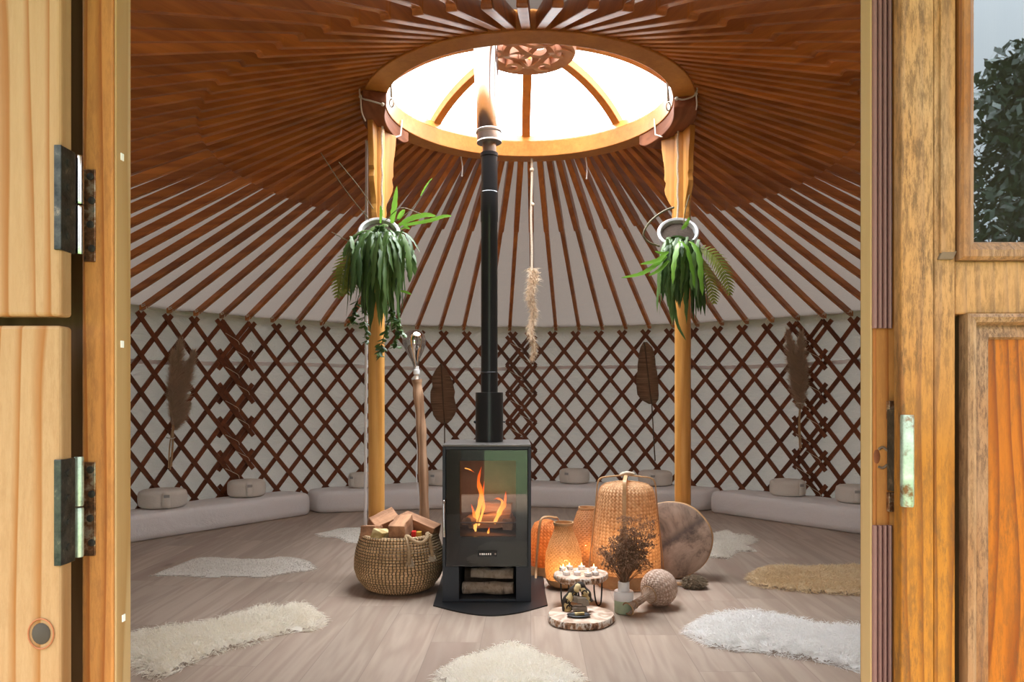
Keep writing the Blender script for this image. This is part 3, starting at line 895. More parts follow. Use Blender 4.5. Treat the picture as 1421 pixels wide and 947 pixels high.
# ------------------------------------------------------------------ mattresses
def offset_poly(poly, d):
    n = len(poly); out = []
    for i in range(n):
        p, a, b = poly[i], poly[i-1], poly[(i+1) % n]
        e1 = (p-a).normalized(); e2 = (b-p).normalized()
        n1 = Vector((e1.y, -e1.x)); n2 = Vector((e2.y, -e2.x))
        m_ = n1+n2
        m_ = m_/max(.35, m_.length_squared/2) if m_.length > 1e-6 else n1
        out.append(p+m_*d)
    return out
def mattress(front, azs, label, h=.19):
    # front: two plan points (left, right); back: arc on the wall
    poly = [Vector((p[0], p[1])) for p in front]
    arc = [pol(a, RW-.05, 0) for a in azs]
    poly += [Vector((p.x, p.y)) for p in arc]
    fine = []
    for i in range(len(poly)):
        a, b = poly[i], poly[(i+1) % len(poly)]
        k = max(1, int((b-a).length/.07))
        fine += [a+(b-a)*j/k for j in range(k)]
    area = sum(fine[i].x*fine[(i+1) % len(fine)].y-fine[(i+1) % len(fine)].x*fine[i].y for i in range(len(fine)))
    if area < 0: fine.reverse()
    # round the corners
    for _ in range(2):
        fine = [(fine[i-1]+fine[i]*3+fine[(i+1) % len(fine)])/5 for i in range(len(fine))]
    lay = [(-.02, 0), (-.004, .012), (0, .05), (0, h*.6), (-.004, h-.035), (-.014, h-.012), (-.030, h-.001), (-.048, h+.002)]
    mb = MB(); n = len(fine)
    for d, z in lay:
        for i, p in enumerate(offset_poly(fine, d)):
            w = .006*mnoise.noise(Vector((p.x*6, p.y*6, z*8)))
            mb.v.append(Vector((p.x, p.y, max(0, z+(w if z > .1 else 0)))))
            if .03 < z < h-.02:
                q = offset_poly(fine, d)[i] if False else None
    for l in range(len(lay)-1):
        for i in range(n):
            mb.f.append((l*n+i, l*n+(i+1) % n, (l+1)*n+(i+1) % n, (l+1)*n+i)); mb.uv.append(None)
    mb.f.append(tuple((len(lay)-1)*n+i for i in range(n))); mb.uv.append(None)
    mb.f.append(tuple(range(n-1, -1, -1))); mb.uv.append(None)
    c = sum((Vector((p.x, p.y, 0)) for p in fine), Vector())/n
    tag(mb.build('mattress', 'mattress_cotton', base=(c.x, c.y, 0), angle=60), label, 'mattress', 'floor mattresses along the wall')
A0, AM, A1 = (-1.745, 6.63), (-.03, 7.03), (1.74, 6.75)
mattress([(-3.02, 4.88), (-1.765, 6.60)], [-40.5, -48, -56, -64, -70, -76], 'grey-white floor mattress at the left wall, under two round cushions')
mattress([A0, (AM[0]-.006, AM[1])], [-.6, -8, -16, -24, -32, -37.5], 'grey-white floor mattress at the back wall, left of the stove')
mattress([(AM[0]+.006, AM[1]), A1], [35, 28, 20, 12, 4, .6], 'grey-white floor mattress at the back wall, behind the bamboo lanterns')
mattress([(1.765, 6.72), (3.08, 5.05)], [72, 66, 60, 52, 44, 38.5], 'grey-white floor mattress at the right wall, right of the right post')
# round cushions on them
def cushion(px, pyb, wpx, label, mat_=None):
    p = F(px, pyb, .196); Yc = p.Y if hasattr(p, 'Y') else p.y
    r = wpx*.5/FPX*Yc*1.03
    Yc = Yc+r*.9; x = (px-CXP)/FPX*Yc; z0 = .197
    q = Vector((x-CX, Yc-CY)); lim = RW-.035-r
    if q.length > lim: q *= lim/q.length; x, Yc = CX+q.x, CY+q.y
    root = thing('cushion', (x, Yc, z0), label, 'cushion', 'round cushions on the mattresses')
    h = .128
    mb = MB()
    pr = [(.001, 0), (r*.85, 0), (r*.97, .012), (r, .03), (r*1.01, h*.5), (r, h-.03), (r*.96, h-.010), (r*.84, h+.002), (r*.4, h+.006), (.001, h+.007)]
    mb.lathe(pr, 40, (x, Yc, z0), wob=lambda a, z: 1+.018*math.sin(a*9+z*40)*mnoise.noise(Vector((a*2, z*9, px))))
    body = mb.build('cover', 'cushion_linen', root, angle=70)
    a = rnd.choice((-1, 1))*rnd.uniform(.3, .6)
    d = Vector((math.sin(a), -math.cos(a), 0)); s_ = Vector((math.cos(a), math.sin(a), 0))
    c = Vector((x, Yc, z0))+d*(r*1.02)
    mb = MB(); vs = []
    for k in range(6):
        z = .01+(h-.012)*k/5; b = .008*math.sin(PI*k/5)
        for u in (-1, 1): vs.append(c+d*(b+.002)+s_*.028*u+Vector((0, 0, z)))
    mb.add(vs, [(2*k, 2*k+1, 2*k+3, 2*k+2) for k in range(5)])
    hd = mb.build('carry_strap', 'cushion_linen', root, solid=.004)
    mb = MB(); mb.obox(c+d*.011+Vector((0, 0, h*.76)), s_*.02, d*.001, (0, 0, .011)); mb.build('tag', 'cushion_tag', root, smooth=False)
for a in ((217, 706.5, 62, 'round linen cushion beside the left door jamb, on the left mattress'),
          (342, 691, 50, 'round linen cushion below the lattice seam, right one on the left mattress'),
          (501, 678, 34, 'round linen cushion half hidden behind the left wooden post'),
          (611, 675, 40, 'round linen cushion peeking out left of the stove, behind the driftwood lamp'),
          (797, 672, 41, 'round linen cushion just right of the stove on the back mattress'),
          (910, 675, 46, 'round linen cushion between the big lantern and the right post'),
          (1093, 690, 47, 'round linen cushion below the right pampas bunch'),
          (1194, 699, 50, 'round linen cushion cut off by the right door jamb')):
    cushion(*a)

# ------------------------------------------------------------------ wall decorations
def raffia(outline, axis, stem, label):
    mb = MB(); n = len(outline)
    f = [W(x, y, RW-.030) for x, y in outline]; b = [W(x, y, RW-.022) for x, y in outline]
    cen = [W(x, y, RW-.037) for x, y in axis]
    root = thing('raffia_leaf', W(*axis[-1], RW-.03), label, 'leaf decoration')
    # front as fan strips between outline and the midrib
    k = len(axis)
    left = outline[:n//2]; right = outline[n//2:][::-1]
    assert len(left) == len(right) == k
    vs = []
    for i in range(k):
        vs += [W(*left[i], RW-.026), W(*axis[i], RW-.034), W(*right[i], RW-.026)]
    fs = []
    for i in range(k-1):
        a = 3*i; fs += [(a, a+1, a+4, a+3), (a+1, a+2, a+5, a+4)]
    mb.add(vs, fs); mb.build('leaf_blade', 'raffia', root, solid=.006)
    mb = MB(); mb.tube([W(x, y, RW-.042) for x, y in axis]+[W(*stem, RW-.03)], .006, 6); mb.build('stem', 'bark', root)
ly = [505, 512, 520, 528, 536, 544, 552, 560, 568, 576, 583, 588]
lw_l = [1, 7, 12, 14.5, 13.5, 17, 17.5, 17.5, 15.5, 15, 11, 4]; lw_r = [1, 6, 10.5, 14, 15.5, 17, 15.5, 17, 18.5, 15, 10, 4]
ax = [(612+.45*i, y) for i, y in enumerate(ly)]
raffia([(a[0]-l, a[1]) for a, l in zip(ax, lw_l)]+[(a[0]+l, a[1]) for a, l in zip(ax, lw_r)][::-1], ax, (617, 622), 'brown raffia leaf on the lattice left of the stove pipe')
ly = [475, 482, 490, 499, 508, 516, 524, 532, 540, 548, 555, 561]
ax = [(894+.95*i, y) for i, y in enumerate(ly)]
lw_l = [1, 6, 9, 11, 13, 14, 16.5, 17.5, 18, 18, 14, 4]; lw_r = [4, 10, 12, 12.5, 12, 13, 13, 13, 12, 11.5, 10, 5]
raffia([(a[0]-l, a[1]) for a, l in zip(ax, lw_l)]+[(a[0]+l, a[1]) for a, l in zip(ax, lw_r)][::-1], ax, (909, 640), 'brown raffia leaf on the lattice left of the right post')

def pampas(plumes, stems, tie, label):
    # plumes: list of (tip px, base px, half width px)
    root = thing('pampas_bunch', W(*stems[0][1], RW-.05), label, 'dried grass')
    mb = MB()
    for (tip, base, hw) in plumes:
        a = W(*base, RW-.05); b = W(*tip, RW-.07); ln = (b-a).length
        scale = a.y/FPX
        axis = (b-a).normalized()
        for i in range(2300):
            t_ = rnd.random()**.9
            p = a.lerp(b, t_)
            wr = 1.25*hw*scale*math.sin(PI*min(1, .12+.82*t_))**.7
            side = rvec(); side = (side-axis*side.dot(axis)).normalized(); side.y *= .45
            d = side*wr*rnd.uniform(.3, 1.0)+axis*ln*rnd.uniform(.04, .12)
            d2 = side*wr*rnd.uniform(.0, .35)+axis*ln*.03+Vector((0, 0, -.012))
            mb.blade(p, d*.6, d*.4+d2, .0050, rvec())
    mb.build('plume', 'pampas', root, fixn=False, smooth=False)
    mb = MB()
    for a, b in stems: mb.tube(crom([W(*a, RW-.05), (W(*a, RW-.05)+W(*b, RW-.05))/2+Vector((jit(.01), 0, 0)), W(*b, RW-.05)], 4), .006, 6)
    mb.build('stalk', 'straw', root)
    mb = MB(); c = W(*tie, RW-.05)
    mb.tube([c+Vector((.03*math.cos(t_), .03*math.sin(t_), .004*math.sin(2*t_))) for t_ in [2*PI*i/12 for i in range(13)]], .004, 6, caps=False)
    mb.build('twine', 'cream_cord', root)
pampas([((250, 478), (240, 592), 13), ((268, 492), (242, 592), 11), ((240, 492), (239, 585), 9), ((262, 560), (241, 598), 8)], [((240, 590), (234, 650)), ((241, 590), (238, 648)), ((239, 590), (236, 652))], (237, 608),
       'bunch of brown pampas grass hanging on the lattice beside the left jamb')
pampas([((1094, 464), (1109, 565), 10), ((1112, 466), (1110, 565), 11), ((1100, 480), (1109, 568), 12), ((1116, 500), (1111, 570), 9)], [((1110, 560), (1110, 625)), ((1111, 560), (1112, 622))], (1110, 560),
       'bunch of brown pampas grass hanging on the lattice right of the right post')

# ------------------------------------------------------------------ hanging rope with fibre tuft
Yh = 5.10
root = thing('hanging_rope', P(738, 498, Yh), 'hemp rope with a shaggy fibre tuft hanging right of the flue', 'rope')
mb = MB(); mb.tube(crom([P(738, 214, Yh), P(738, 250, Yh), P(737, 300, Yh), P(738, 345, Yh), P(738, 378, Yh)], 8), .0085, 8)
mb.ball(P(738, 236, Yh), .016, 7); mb.ball(P(739, 284, Yh), .014, 7); mb.build('rope', 'cotton_rope', root)
mb = MB()
a, b = P(738, 374, Yh), P(739, 500, Yh)
for i in range(4200):
    t_ = rnd.random()
    p = a.lerp(b, t_)+Vector((.012*math.sin(t_*16), .012*math.cos(t_*13), 0))
    wr = (.075 if t_ < .15 else .072-.045*t_)*rnd.uniform(.3, 1)
    s_ = rvec(); s_.z *= .4
    mb.blade(p, s_*wr*.6+Vector((0, 0, .01)), s_*wr*.4+rvec()*.02+Vector((0, 0, -.02)), .0038, rvec())
mb.build('fibre_tuft', 'moss_fibre', root, fixn=False, smooth=False)

# ------------------------------------------------------------------ driftwood lamp
Yl = 4.72
def Lp(px, py): return P(px, py, Yl)
foot = Lp(589, 550+FPX*HE/Yl); foot.z = 0
root = thing('driftwood_lamp', foot, 'driftwood pole lamp with a big silvered bulb, behind the log basket', 'lamp')
mb = MB(); pts = crom([foot, Lp(589, 745), Lp(588.5, 690), Lp(586, 630), Lp(584, 585), Lp(580, 545), Lp(578.5, 527)], 5)
mb.tube(pts, [.031+.003*math.sin(i*1.1) for i in range(len(pts))], 10); mb.build('pole', 'driftwood', root, angle=60)
mb = MB(); c = Lp(578, 527)
mb.lathe([(.001, 0), (.012, 0), (.012, .03), (.020, .035), (.021, .06), (.016, .065), (.016, .085), (.001, .085)], 16, c); mb.build('socket', 'white_ceramic', root)
mb = MB(); c = Lp(577.5, 518); top = Lp(574, 458)
axis = (top-c).normalized(); M = axis.to_track_quat('Z', 'Y').to_matrix(); L = (top-c).length
R_ = 16.5/FPX*Yl
pr = [(.014, .02)]+[(max(.014, R_*(.18+.82*math.sin(PI*.5*((t_-.05)/.6)**1.0) if t_ < .65 else R_*0)), t_*L) for t_ in (.12, .2, .3, .4, .5, .6)]
pr = [(.015, .03), (.017, .18*L), (.024, .27*L), (.038, .38*L), (.055, .50*L), (.069, .62*L), (.0755, .74*L), (.070, .86*L), (.052, .945*L), (.027, .99*L), (.001, L)]
mb.lathe(pr, 32, c, M); mb.build('bulb', 'chrome_bulb', root, angle=180)
mb = MB(); mb.tube(crom([Lp(576.5, 522), Lp(575, 540), Lp(577.5, 585), Lp(579, 630), Lp(578, 660), Lp(582, 700), Lp(584, 745), Vector((foot.x-.045, foot.y, .004))], 6), .0035, 6); mb.build('cord', 'white_cable', root)

# ------------------------------------------------------------------ hanging plants
def strap_leaf(mb, base, d0, length, width, droop, n=9, serr=True, fold=.18):
    p = Vector(base); d = Vector(d0).normalized(); pts = []; ws = []; sd = []; ups = []
    st = length/(n-1)
    side0 = d.cross(Vector((0, 0, 1)))
    if side0.length < .2: side0 = Vector((jit(1), -1, 0)).cross(d)
    side0.normalize(); tw = jit(1.3); ph = rnd.uniform(0, 6.3); wa = rnd.uniform(.05, .28)
    for i in range(n):
        t_ = i/(n-1)
        pts.append(p.copy())
        w = width*(math.sin(PI*min(1, .10+.88*t_))**.55)
        if serr and i % 2: w *= .66
        if i == n-1: w *= .15
        ws.append(w)
        s_ = (side0-d*side0.dot(d)).normalized(); up = d.cross(s_)
        s2 = s_*math.cos(tw*t_)+up*math.sin(tw*t_)
        sd.append(s2); ups.append(d.cross(s2))
        d = (d+Vector((0, 0, -1))*droop*st*10*(1-abs(d.z)*.3)+side0*wa*math.sin(i*1.1+ph)*.6+Vector((0, -1, 0))*wa*.3*math.cos(i*.9+ph)).normalized()
        p = p+d*st
    mb.strip(pts, ws, sd, fold, ups)
def fern(mb, base, d0, length, droop, pw=.085, n=22):
    p = Vector(base); d = Vector(d0).normalized(); n = int(n*.75); st = length/n; pts = [p.copy()]
    for i in range(n):
        t_ = i/n
        s_ = d.cross(Vector((.25, -1, .2))).normalized()
        L = pw*math.sin(PI*(.12+.86*t_))**.8
        for sg in (-1, 1):
            dd = (s_*sg+d*.45+Vector((0, 0, -.15))).normalized()
            q = p+d*st*.4
            up = dd.cross(d).normalized()
            mb.strip([q, q+dd*L*.5, q+dd*L+Vector((0, 0, -L*.15))], [st*.75, st*.85, st*.1], [d, d, d], .05, up)
        d = (d+Vector((0, 0, -1))*droop*st*10).normalized(); p = p+d*st; pts.append(p.copy())
    mb.tube(pts, .0025, 5)
def planter(px, py, Y, side, label):
    c = P(px, py, Y)                    # centre of the rim
    root = thing('hanging_planter', c+Vector((0, .12, -.05)), label, 'potted plant', 'planters on the posts')
    axis = Vector((.12*side*-1, -.82, .56)).normalized()
    M = axis.to_track_quat('Z', 'Y').to_matrix()
    R = .112
    mb = MB()
    mb.lathe([(.001, -.15), (.065, -.15), (.080, -.13), (.105, -.05), (R, -.012), (R+.004, 0), (R-.003, .005), (R-.014, 0), (R-.02, -.03), (.001, -.035)], 40, c, M)
    mb.build('pot', 'pot_ceramic', root, angle=50)
    mb = MB(); mb.lathe([(.001, -.012), (.05, -.014), (.092, -.022), (.092, -.034), (.001, -.034)], 24, c, M, wob=lambda a, z: 1-.04*abs(math.sin(a*7))); mb.build('soil', 'soil', root)
    return root, c, M, axis
# left planter
root, c, M, ax_ = planter(526, 322, 4.13, -1, 'planter on the left post with strap leaves trailing far down')
mb = MB()
for i in range(130):
    a = rnd.uniform(0, 2*PI); q = c+M @ Vector((.075*math.cos(a)*rnd.random(), .07*math.sin(a)*rnd.random(), -.015))
    d = Vector((jit(.75)+.1, -rnd.uniform(.3, .9), rnd.uniform(-.5, .5)))
    strap_leaf(mb, q, d, rnd.choice((.14, .2, .26, .32, .38, .46, .55)), rnd.uniform(.028, .046), rnd.uniform(.7, 1.8), 13)
for i in range(42):                      # filling leaves hanging straight
    u_ = jit(1); x0 = c.x+.02+.15*u_; z0 = c.z-rnd.uniform(.0, .1); lw_ = (1-.55*abs(u_))
    strap_leaf(mb, (x0, c.y-rnd.uniform(.06, .15), z0), (jit(.5), -.4, -.5), rnd.uniform(.3, .6)*lw_, rnd.uniform(.030, .048), 1.5, 13)
mb.build('strap_leaves', 'leaf_dark', root, fixn=False, angle=180)
mb = MB()
def aimed_leaf(mb, pts, w, serr=True):
    cp = crom(pts, 5); n = len(cp)
    ws = []
    sd = []; up = []
    for i in range(n):
        t_ = i/(n-1); d = (cp[min(i+1, n-1)]-cp[max(i-1, 0)]).normalized()
        s_ = d.cross(Vector((0, -1, .25))).normalized(); sd.append(s_); up.append(s_.cross(d))
        k = w*(math.sin(PI*min(1, .14+.84*t_))**.6)
        if serr and i % 2: k *= .85
        ws.append(k if i < n-1 else k*.2)
    mb.strip(cp, ws, sd, .12, up)
aimed_leaf(mb, [P(544, 310, 4.06), P(547, 290, 4.03), P(551, 258, 4.0)], .034)
aimed_leaf(mb, [P(554, 313, 4.05), P(570, 304, 4.0), P(590, 299, 3.96), P(605, 300, 3.92)], .036)
aimed_leaf(mb, [P(560, 313, 4.05), P(595, 307, 3.96), P(615, 301, 3.9), P(627, 300, 3.86)], .026)
aimed_leaf(mb, [P(552, 305, 4.05), P(557, 298, 4.02), P(562, 291, 4.0)], .034)
aimed_leaf(mb, [P(528, 310, 4.05), P(529, 295, 4.03), P(528, 285, 4.02)], .018)
aimed_leaf(mb, [P(556, 318, 4.05), P(563, 316, 4.0), P(569, 318, 3.97)], .02)
aimed_leaf(mb, [P(584, 272, 4.1), P(592, 258, 4.1), P(600, 247, 4.1)], .014)
aimed_leaf(mb, [P(556, 404, 4.02), P(564, 406, 4.0), P(571, 409, 3.98)], .016)
mb.build('young_leaves', 'leaf_bright', root, fixn=False, angle=180)
mb = MB()
fern(mb, P(502, 335, 4.12), (-.45, -.25, -.4), .36, .55, .072, 24)
fern(mb, P(500, 350, 4.15), (-.3, -.3, -.7), .26, .4, .065, 20)
fern(mb, P(508, 340, 4.12), (-.5, -.1, -.2), .33, .8, .065, 22)
mb.build('fern_frond', 'leaf_fern', root, fixn=False, angle=180)
mb = MB()
fern(mb, P(538, 384, 4.0), (.02, -.05, -1), .15, .1, .018, 18)
mb.build('young_frond', 'leaf_olive', root, fixn=False, angle=180)
mb = MB()
for pts in ([P(512, 400, 4.08), P(506, 440, 4.05), P(510, 472, 4.05)], [P(545, 430, 4.02), P(532, 470, 4.02), P(527, 492, 4.02)], [P(555, 435, 4.02), P(552, 455, 4.0), P(548, 480, 4.0)], [P(498, 410, 4.1), P(492, 432, 4.1), P(489, 446, 4.1)],
            [P(540, 420, 4.02), P(548, 445, 4.0), P(560, 462, 3.98)]):
    cp = crom(pts, 6); mb.tube(cp, .0022, 5)
    for q in cp[2:]:
        for _ in range(2):
            d = Vector((jit(1), -rnd.uniform(.2, 1), -rnd.uniform(.1, .8)))
            strap_leaf(mb, q, d, rnd.uniform(.03, .055), .024, .6, 5, False)
mb.build('vine', 'leaf_dark', root, fixn=False, angle=180)
mb = MB()
for a, b, cc in ((( 512, 305), (478, 262), (445, 212)), ((518, 290), (500, 262), (470, 225)), ((505, 345), (480, 333), (460, 322)), ((540, 312), (572, 290), (598, 250)), ((533, 308), (556, 289), (584, 297))):
    mb.tube(crom([P(*a, 4.08), P(*b, 4.0), P(*cc, 3.95)], 6), .0024, 5)
mb.build('dry_stem', 'twig', root)
# right planter
root, c, M, ax_ = planter(941, 322, 4.20, 1, 'planter on the right post with soil showing in its tilted pot')
mb = MB()
for i in range(85):
    a = rnd.uniform(0, 2*PI); q = c+M @ Vector((.06*math.cos(a)*rnd.random(), -.02-.055*rnd.random(), -.015))
    d = Vector((jit(.55)-.05, -rnd.uniform(.3, .9), rnd.uniform(-.6, .2)))
    strap_leaf(mb, q, d, rnd.choice((.16, .22, .3, .36, .42, .5)), rnd.uniform(.028, .044), rnd.uniform(.8, 1.8), 13)
for i in range(26):
    x0 = c.x+rnd.uniform(-.11, .09); z0 = c.z-rnd.uniform(.05, .14)
    strap_leaf(mb, (x0, c.y-rnd.uniform(.08, .15), z0), (jit(.25)-.1, -.3, -.6), rnd.uniform(.2, .44), rnd.uniform(.028, .044), 1.5, 13)
aimed_leaf(mb, [P(936, 420, 4.08), P(940, 450, 4.06), P(952, 473, 4.05)], .018)
mb.build('strap_leaves', 'leaf_dark', root, fixn=False, angle=180)
mb = MB()
aimed_leaf(mb, [P(925, 356, 4.05), P(910, 368, 4.0), P(890, 380, 3.95), P(862, 386, 3.9)], .026)
aimed_leaf(mb, [P(924, 352, 4.05), P(912, 362, 4.0), P(888, 367, 3.96)], .028)
aimed_leaf(mb, [P(928, 362, 4.05), P(915, 375, 4.0), P(900, 383, 3.96)], .022)
aimed_leaf(mb, [P(928, 350, 4.05), P(920, 352, 4.02), P(908, 349, 4.0)], .02)
aimed_leaf(mb, [P(946, 318, 4.1), P(952, 312, 4.07), P(957, 301, 4.05)], .024)
for k in range(3): strap_leaf(mb, P(950+jit(10), 335, 4.05), (jit(.5), -.6, .1), rnd.uniform(.3, .44), .036, 1.4, 10)
mb.build('young_leaves', 'leaf_bright', root, fixn=False, angle=180)
mb = MB()
fern(mb, P(966, 345, 4.18), (.45, -.25, .0), .36, .75, .07, 24)
fern(mb, P(968, 356, 4.2), (.3, -.3, -.5), .30, .5, .07, 22)
mb.build('fern_frond', 'leaf_fern', root, fixn=False, angle=180)
mb = MB()
mb.tube(crom([P(915, 342, 4.1), P(900, 336, 4.05), P(893, 325, 4.03), P(902, 308, 4.02), P(920, 294, 4.03), P(935, 288, 4.05)], 6), .006, 6)
mb.tube(crom([P(948, 318, 4.1), P(951, 292, 4.08), P(957, 270, 4.08)], 5), .003, 5)
mb.build('dry_stem', 'twig', root)

# ------------------------------------------------------------------ stove
Ys = 3.76
def S(px, py, dy=0): p = P(px, py, Ys); p.y += dy; return p
x0, x1 = S(614, 0).x, S(737, 0).x; DEP = .42
zt = S(0, 617).z; ZB0 = .007
root = thing('wood_stove', ((x0+x1)/2, Ys+DEP/2, ZB0), 'dark grey steel wood stove with a burning fire behind its glass', 'stove')
zdoor0, zdoor1 = S(0, 787).z, S(0, 625).z
xa, xb = S(637, 0).x, S(716, 0).x
zn0 = S(0, 832).z                         # niche floor
mb = MB()
mb.box((x0, Ys, ZB0), (xa, Ys+DEP, zdoor0)); mb.box((xb, Ys, ZB0), (x1, Ys+DEP, zdoor0))
mb.box((xa, Ys+.002, ZB0), (xb, Ys+DEP, zn0)); mb.box((xa, Ys+DEP-.02, zn0), (xb, Ys+DEP, zdoor0))
base_ = mb.build('base', 'stove_steel', root, smooth=False, bevel=.002)
# firebox shell
fx0, fx1, fz0, fz1 = S(638, 0).x, S(716, 0).x, S(0, 746).z, S(0, 640).z
mb = MB()
mb.box((x0, Ys, zdoor0), (x0+.016, Ys+DEP, zt-.012)); mb.box((x1-.016, Ys, zdoor0), (x1, Ys+DEP, zt-.012))
mb.box((x0, Ys+DEP-.012, zdoor0), (x1, Ys+DEP, zt-.012)); mb.box((x0+.016, Ys+.03, zdoor0), (x1-.016, Ys+DEP-.012, zdoor0+.012))
mb.box((x0+.016, Ys, zdoor1+.002), (x1-.016, Ys+DEP-.012, zt-.012))
mb.build('body', 'stove_steel', root, smooth=False, bevel=.002)
mb = MB(); mb.box((x0, Ys-.002, zt-.012), (x1, Ys+DEP, zt)); mb.build('top_plate', 'stove_top_steel', root, smooth=False, bevel=.003)
# lining
mb = MB(); yb = Ys+.30
mb.add([(fx0-.02, Ys+.05, fz0-.005), (fx1+.02, Ys+.05, fz0-.005), (fx1+.02, yb, fz0-.005), (fx0-.02, yb, fz0-.005),
        (fx0-.02, Ys+.05, fz1+.03), (fx1+.02, Ys+.05, fz1+.03), (fx1+.02, yb, fz1+.03), (fx0-.02, yb, fz1+.03)],
       [(0, 1, 2, 3), (7, 6, 5, 4), (3, 2, 6, 7), (0, 3, 7, 4), (2, 1, 5, 6)])
mb.build('firebrick_lining', 'vermiculite', root, smooth=False, fixn=False, solid=.008)
# door: black enamel frame, glass over it, handle, badge
dr = None
mb = MB(); dx0, dx1 = S(619, 0).x, S(732, 0).x
y0, y1 = Ys+.010, Ys+.024
mb.box((dx0, y0, zdoor0), (fx0, y1, zdoor1)); mb.box((fx1, y0, zdoor0), (dx1, y1, zdoor1))
mb.box((fx0, y0, fz1), (fx1, y1, zdoor1)); mb.box((fx0, y0, zdoor0), (fx1, y1, fz0))
dr = mb.build('door', 'black_enamel', root, smooth=False)
mb = MB(); yg = Ys-.001
mb.box((dx0+.001, yg-.004, zdoor0+.001), (dx1-.001, yg, zdoor1-.001)); 
mb.f = [mb.f[2]]; mb.uv = [None]
mb.build('glass', 'stove_glass', dr, smooth=False, fixn=False)
mb = MB(); hx = S(616.5, 0).x; ha, hb = S(0, 697).z, S(0, 744).z
mb.tube([(hx, Ys-.004, ha+.004), (hx, Ys-.03, ha+.003), (hx, Ys-.034, ha-.006), (hx+.002, Ys-.034, hb)], .0055, 10); mb.ball((hx, Ys-.012, ha+.003), .009, 8)
mb.build('handle', 'chrome', dr)
mb = MB(); mb.box(S(663, 772, -.009), S(690, 765, -.006)); badge = mb.build('badge', 'black_iron', dr, smooth=False)
mb = MB()
for xx in (665.5, 668.5, 671, 674, 677, 680): mb.box(S(xx, 770, -.0095), S(xx+1.6, 767.6, -.009))
mb.ball(S(687.5, 768.5, -.010), .006, 6)
mb.build('lettering', 'chrome', badge, smooth=False)
# grate bar
mb = MB(); mb.tube([(fx0, Ys+.05, S(0, 728).z), (fx1, Ys+.05, S(0, 728).z)], .004, 8); mb.build('log_guard', 'dull_steel', root)
# fire logs
def logmesh(a, b, r, n=14, mat_='firebox_log', split=False, name='firewood_log', label='', group=None, cat='log', rough=.13):
    a, b = Vector(a), Vector(b); L = (b-a).length
    mb = MB(); vs = []
    seed = rnd.random()*50
    m = 8
    angs = [2*PI*j/n for j in range(n)]
    def rad(j, i):
        q = 1+rough*2*mnoise.noise(Vector((math.cos(angs[j])*1.3+seed, math.sin(angs[j])*1.3, i*.5)))
        if split == 'half': 
            q *= min(1, .42/max(.01, abs(math.sin(angs[j]))) if math.sin(angs[j]) < 0 else 1)
        if split == 'square':
            q *= min(1, .74/max(abs(math.sin(angs[j])), abs(math.cos(angs[j]))))*1.1
        return r*q
    for i in range(m+1):
        for j in range(n): vs.append(Vector((L*i/m-L/2, rad(j, i)*math.cos(angs[j]), rad(j, i)*math.sin(angs[j]))))
    fs = [(i*n+j, i*n+(j+1) % n, i*n+n+(j+1) % n, i*n+n+j) for i in range(m) for j in range(n)]
    fs += [tuple(range(n-1, -1, -1)), tuple(m*n+j for j in range(n))]
    mb.add(vs, fs)
    o = mb.build(name, mat_, base=(0, 0, 0), angle=45, bevel=.002)
    d = (b-a).normalized()
    o.rotation_euler = d.to_track_quat('X', 'Z').to_euler(); o.location = (a+b)/2
    return tag(o, label, cat, group)
zf = fz0+.005
logmesh((fx0+.04, Ys+.20, zf+.04), (fx1-.02, Ys+.13, zf+.06), .042, split='square', label='glowing split log lying across the stove fire', group='logs in the stove fire')
logmesh((fx1-.03, Ys+.22, zf+.035), (fx1-.045, Ys+.085, zf+.045), .036, split='square', label='burning log end at the right of the stove fire', group='logs in the stove fire')
logmesh((fx0+.10, Ys+.22, zf+.115), (fx1-.02, Ys+.20, zf+.11), .036, split='square', label='burning log lying on top of the stove fire', group='logs in the stove fire')
logmesh((fx0+.03, Ys+.08, zf+.055), (fx0+.075, Ys+.2, zf+.045), .03, split='half', label='dark log at the left of the stove fire', group='logs in the stove fire')
# flames
def flame(pts, w, name='flame'):
    cp = crom(pts, 6); n = len(cp)
    rad = [w*(math.sin(PI*min(1, .16+.84*(i/(n-1))))**.8)*(1+.18*math.sin(i*1.3)) for i in range(n)]; rad[-1] = .001
    m_ = MB(); m_.tube(cp, rad, 10, False, .5); return m_
yf = Ys+.115
flames = MB()
for pts, w in (([(659, 735), (662, 715), (668, 690), (664, 668), (668, 648)], .013), ([(660, 738), (658, 715), (654, 700)], .008), ([(664, 730), (671, 705), (670, 690), (672, 668)], .008),
               ([(686, 727), (693, 712), (700, 700), (702, 682)], .012), ([(690, 712), (697, 697), (690, 692), (685, 694)], .007), ([(677, 742), (679, 732)], .006), ([(645, 650), (652, 652), (658, 656)], .006)):
    q = flame([P(x, y, yf+jit(.02)) for x, y in pts], w)
    o_ = len(flames.v); flames.v += q.v; flames.f += [tuple(o_+i for i in f) for f in q.f]; flames.uv += q.uv
o = flames.build('flame', 'flame', base=((fx0+fx1)/2, yf, zf), angle=180, fixn=False); tag(o, 'orange flames leaping over the logs inside the stove', 'fire', kind='stuff')

# floor plate
pl = [F(601, 842), F(640, 851.5), F(680, 856), F(720, 852), F(760, 841.5), F(757, 825), F(754, 802), F(612, 805), F(606, 825)]
bx = [Vector((p.x, p.y, 0)) for p in pl]
bx[6] = Vector((bx[6].x, Ys+.55, 0)); bx[7] = Vector((bx[7].x, Ys+.55, 0))
arc = crom(bx[0:5], 6)
mb = MB(); mb.prism([(p.x, p.y, .0005) for p in arc+bx[5:]], (0, 0, .006))
o = mb.build('floor_plate', 'plate_black', base=((x0+x1)/2, Ys, 0), smooth=False); tag(o, 'black steel floor plate with a curved front under the stove', 'hearth plate')
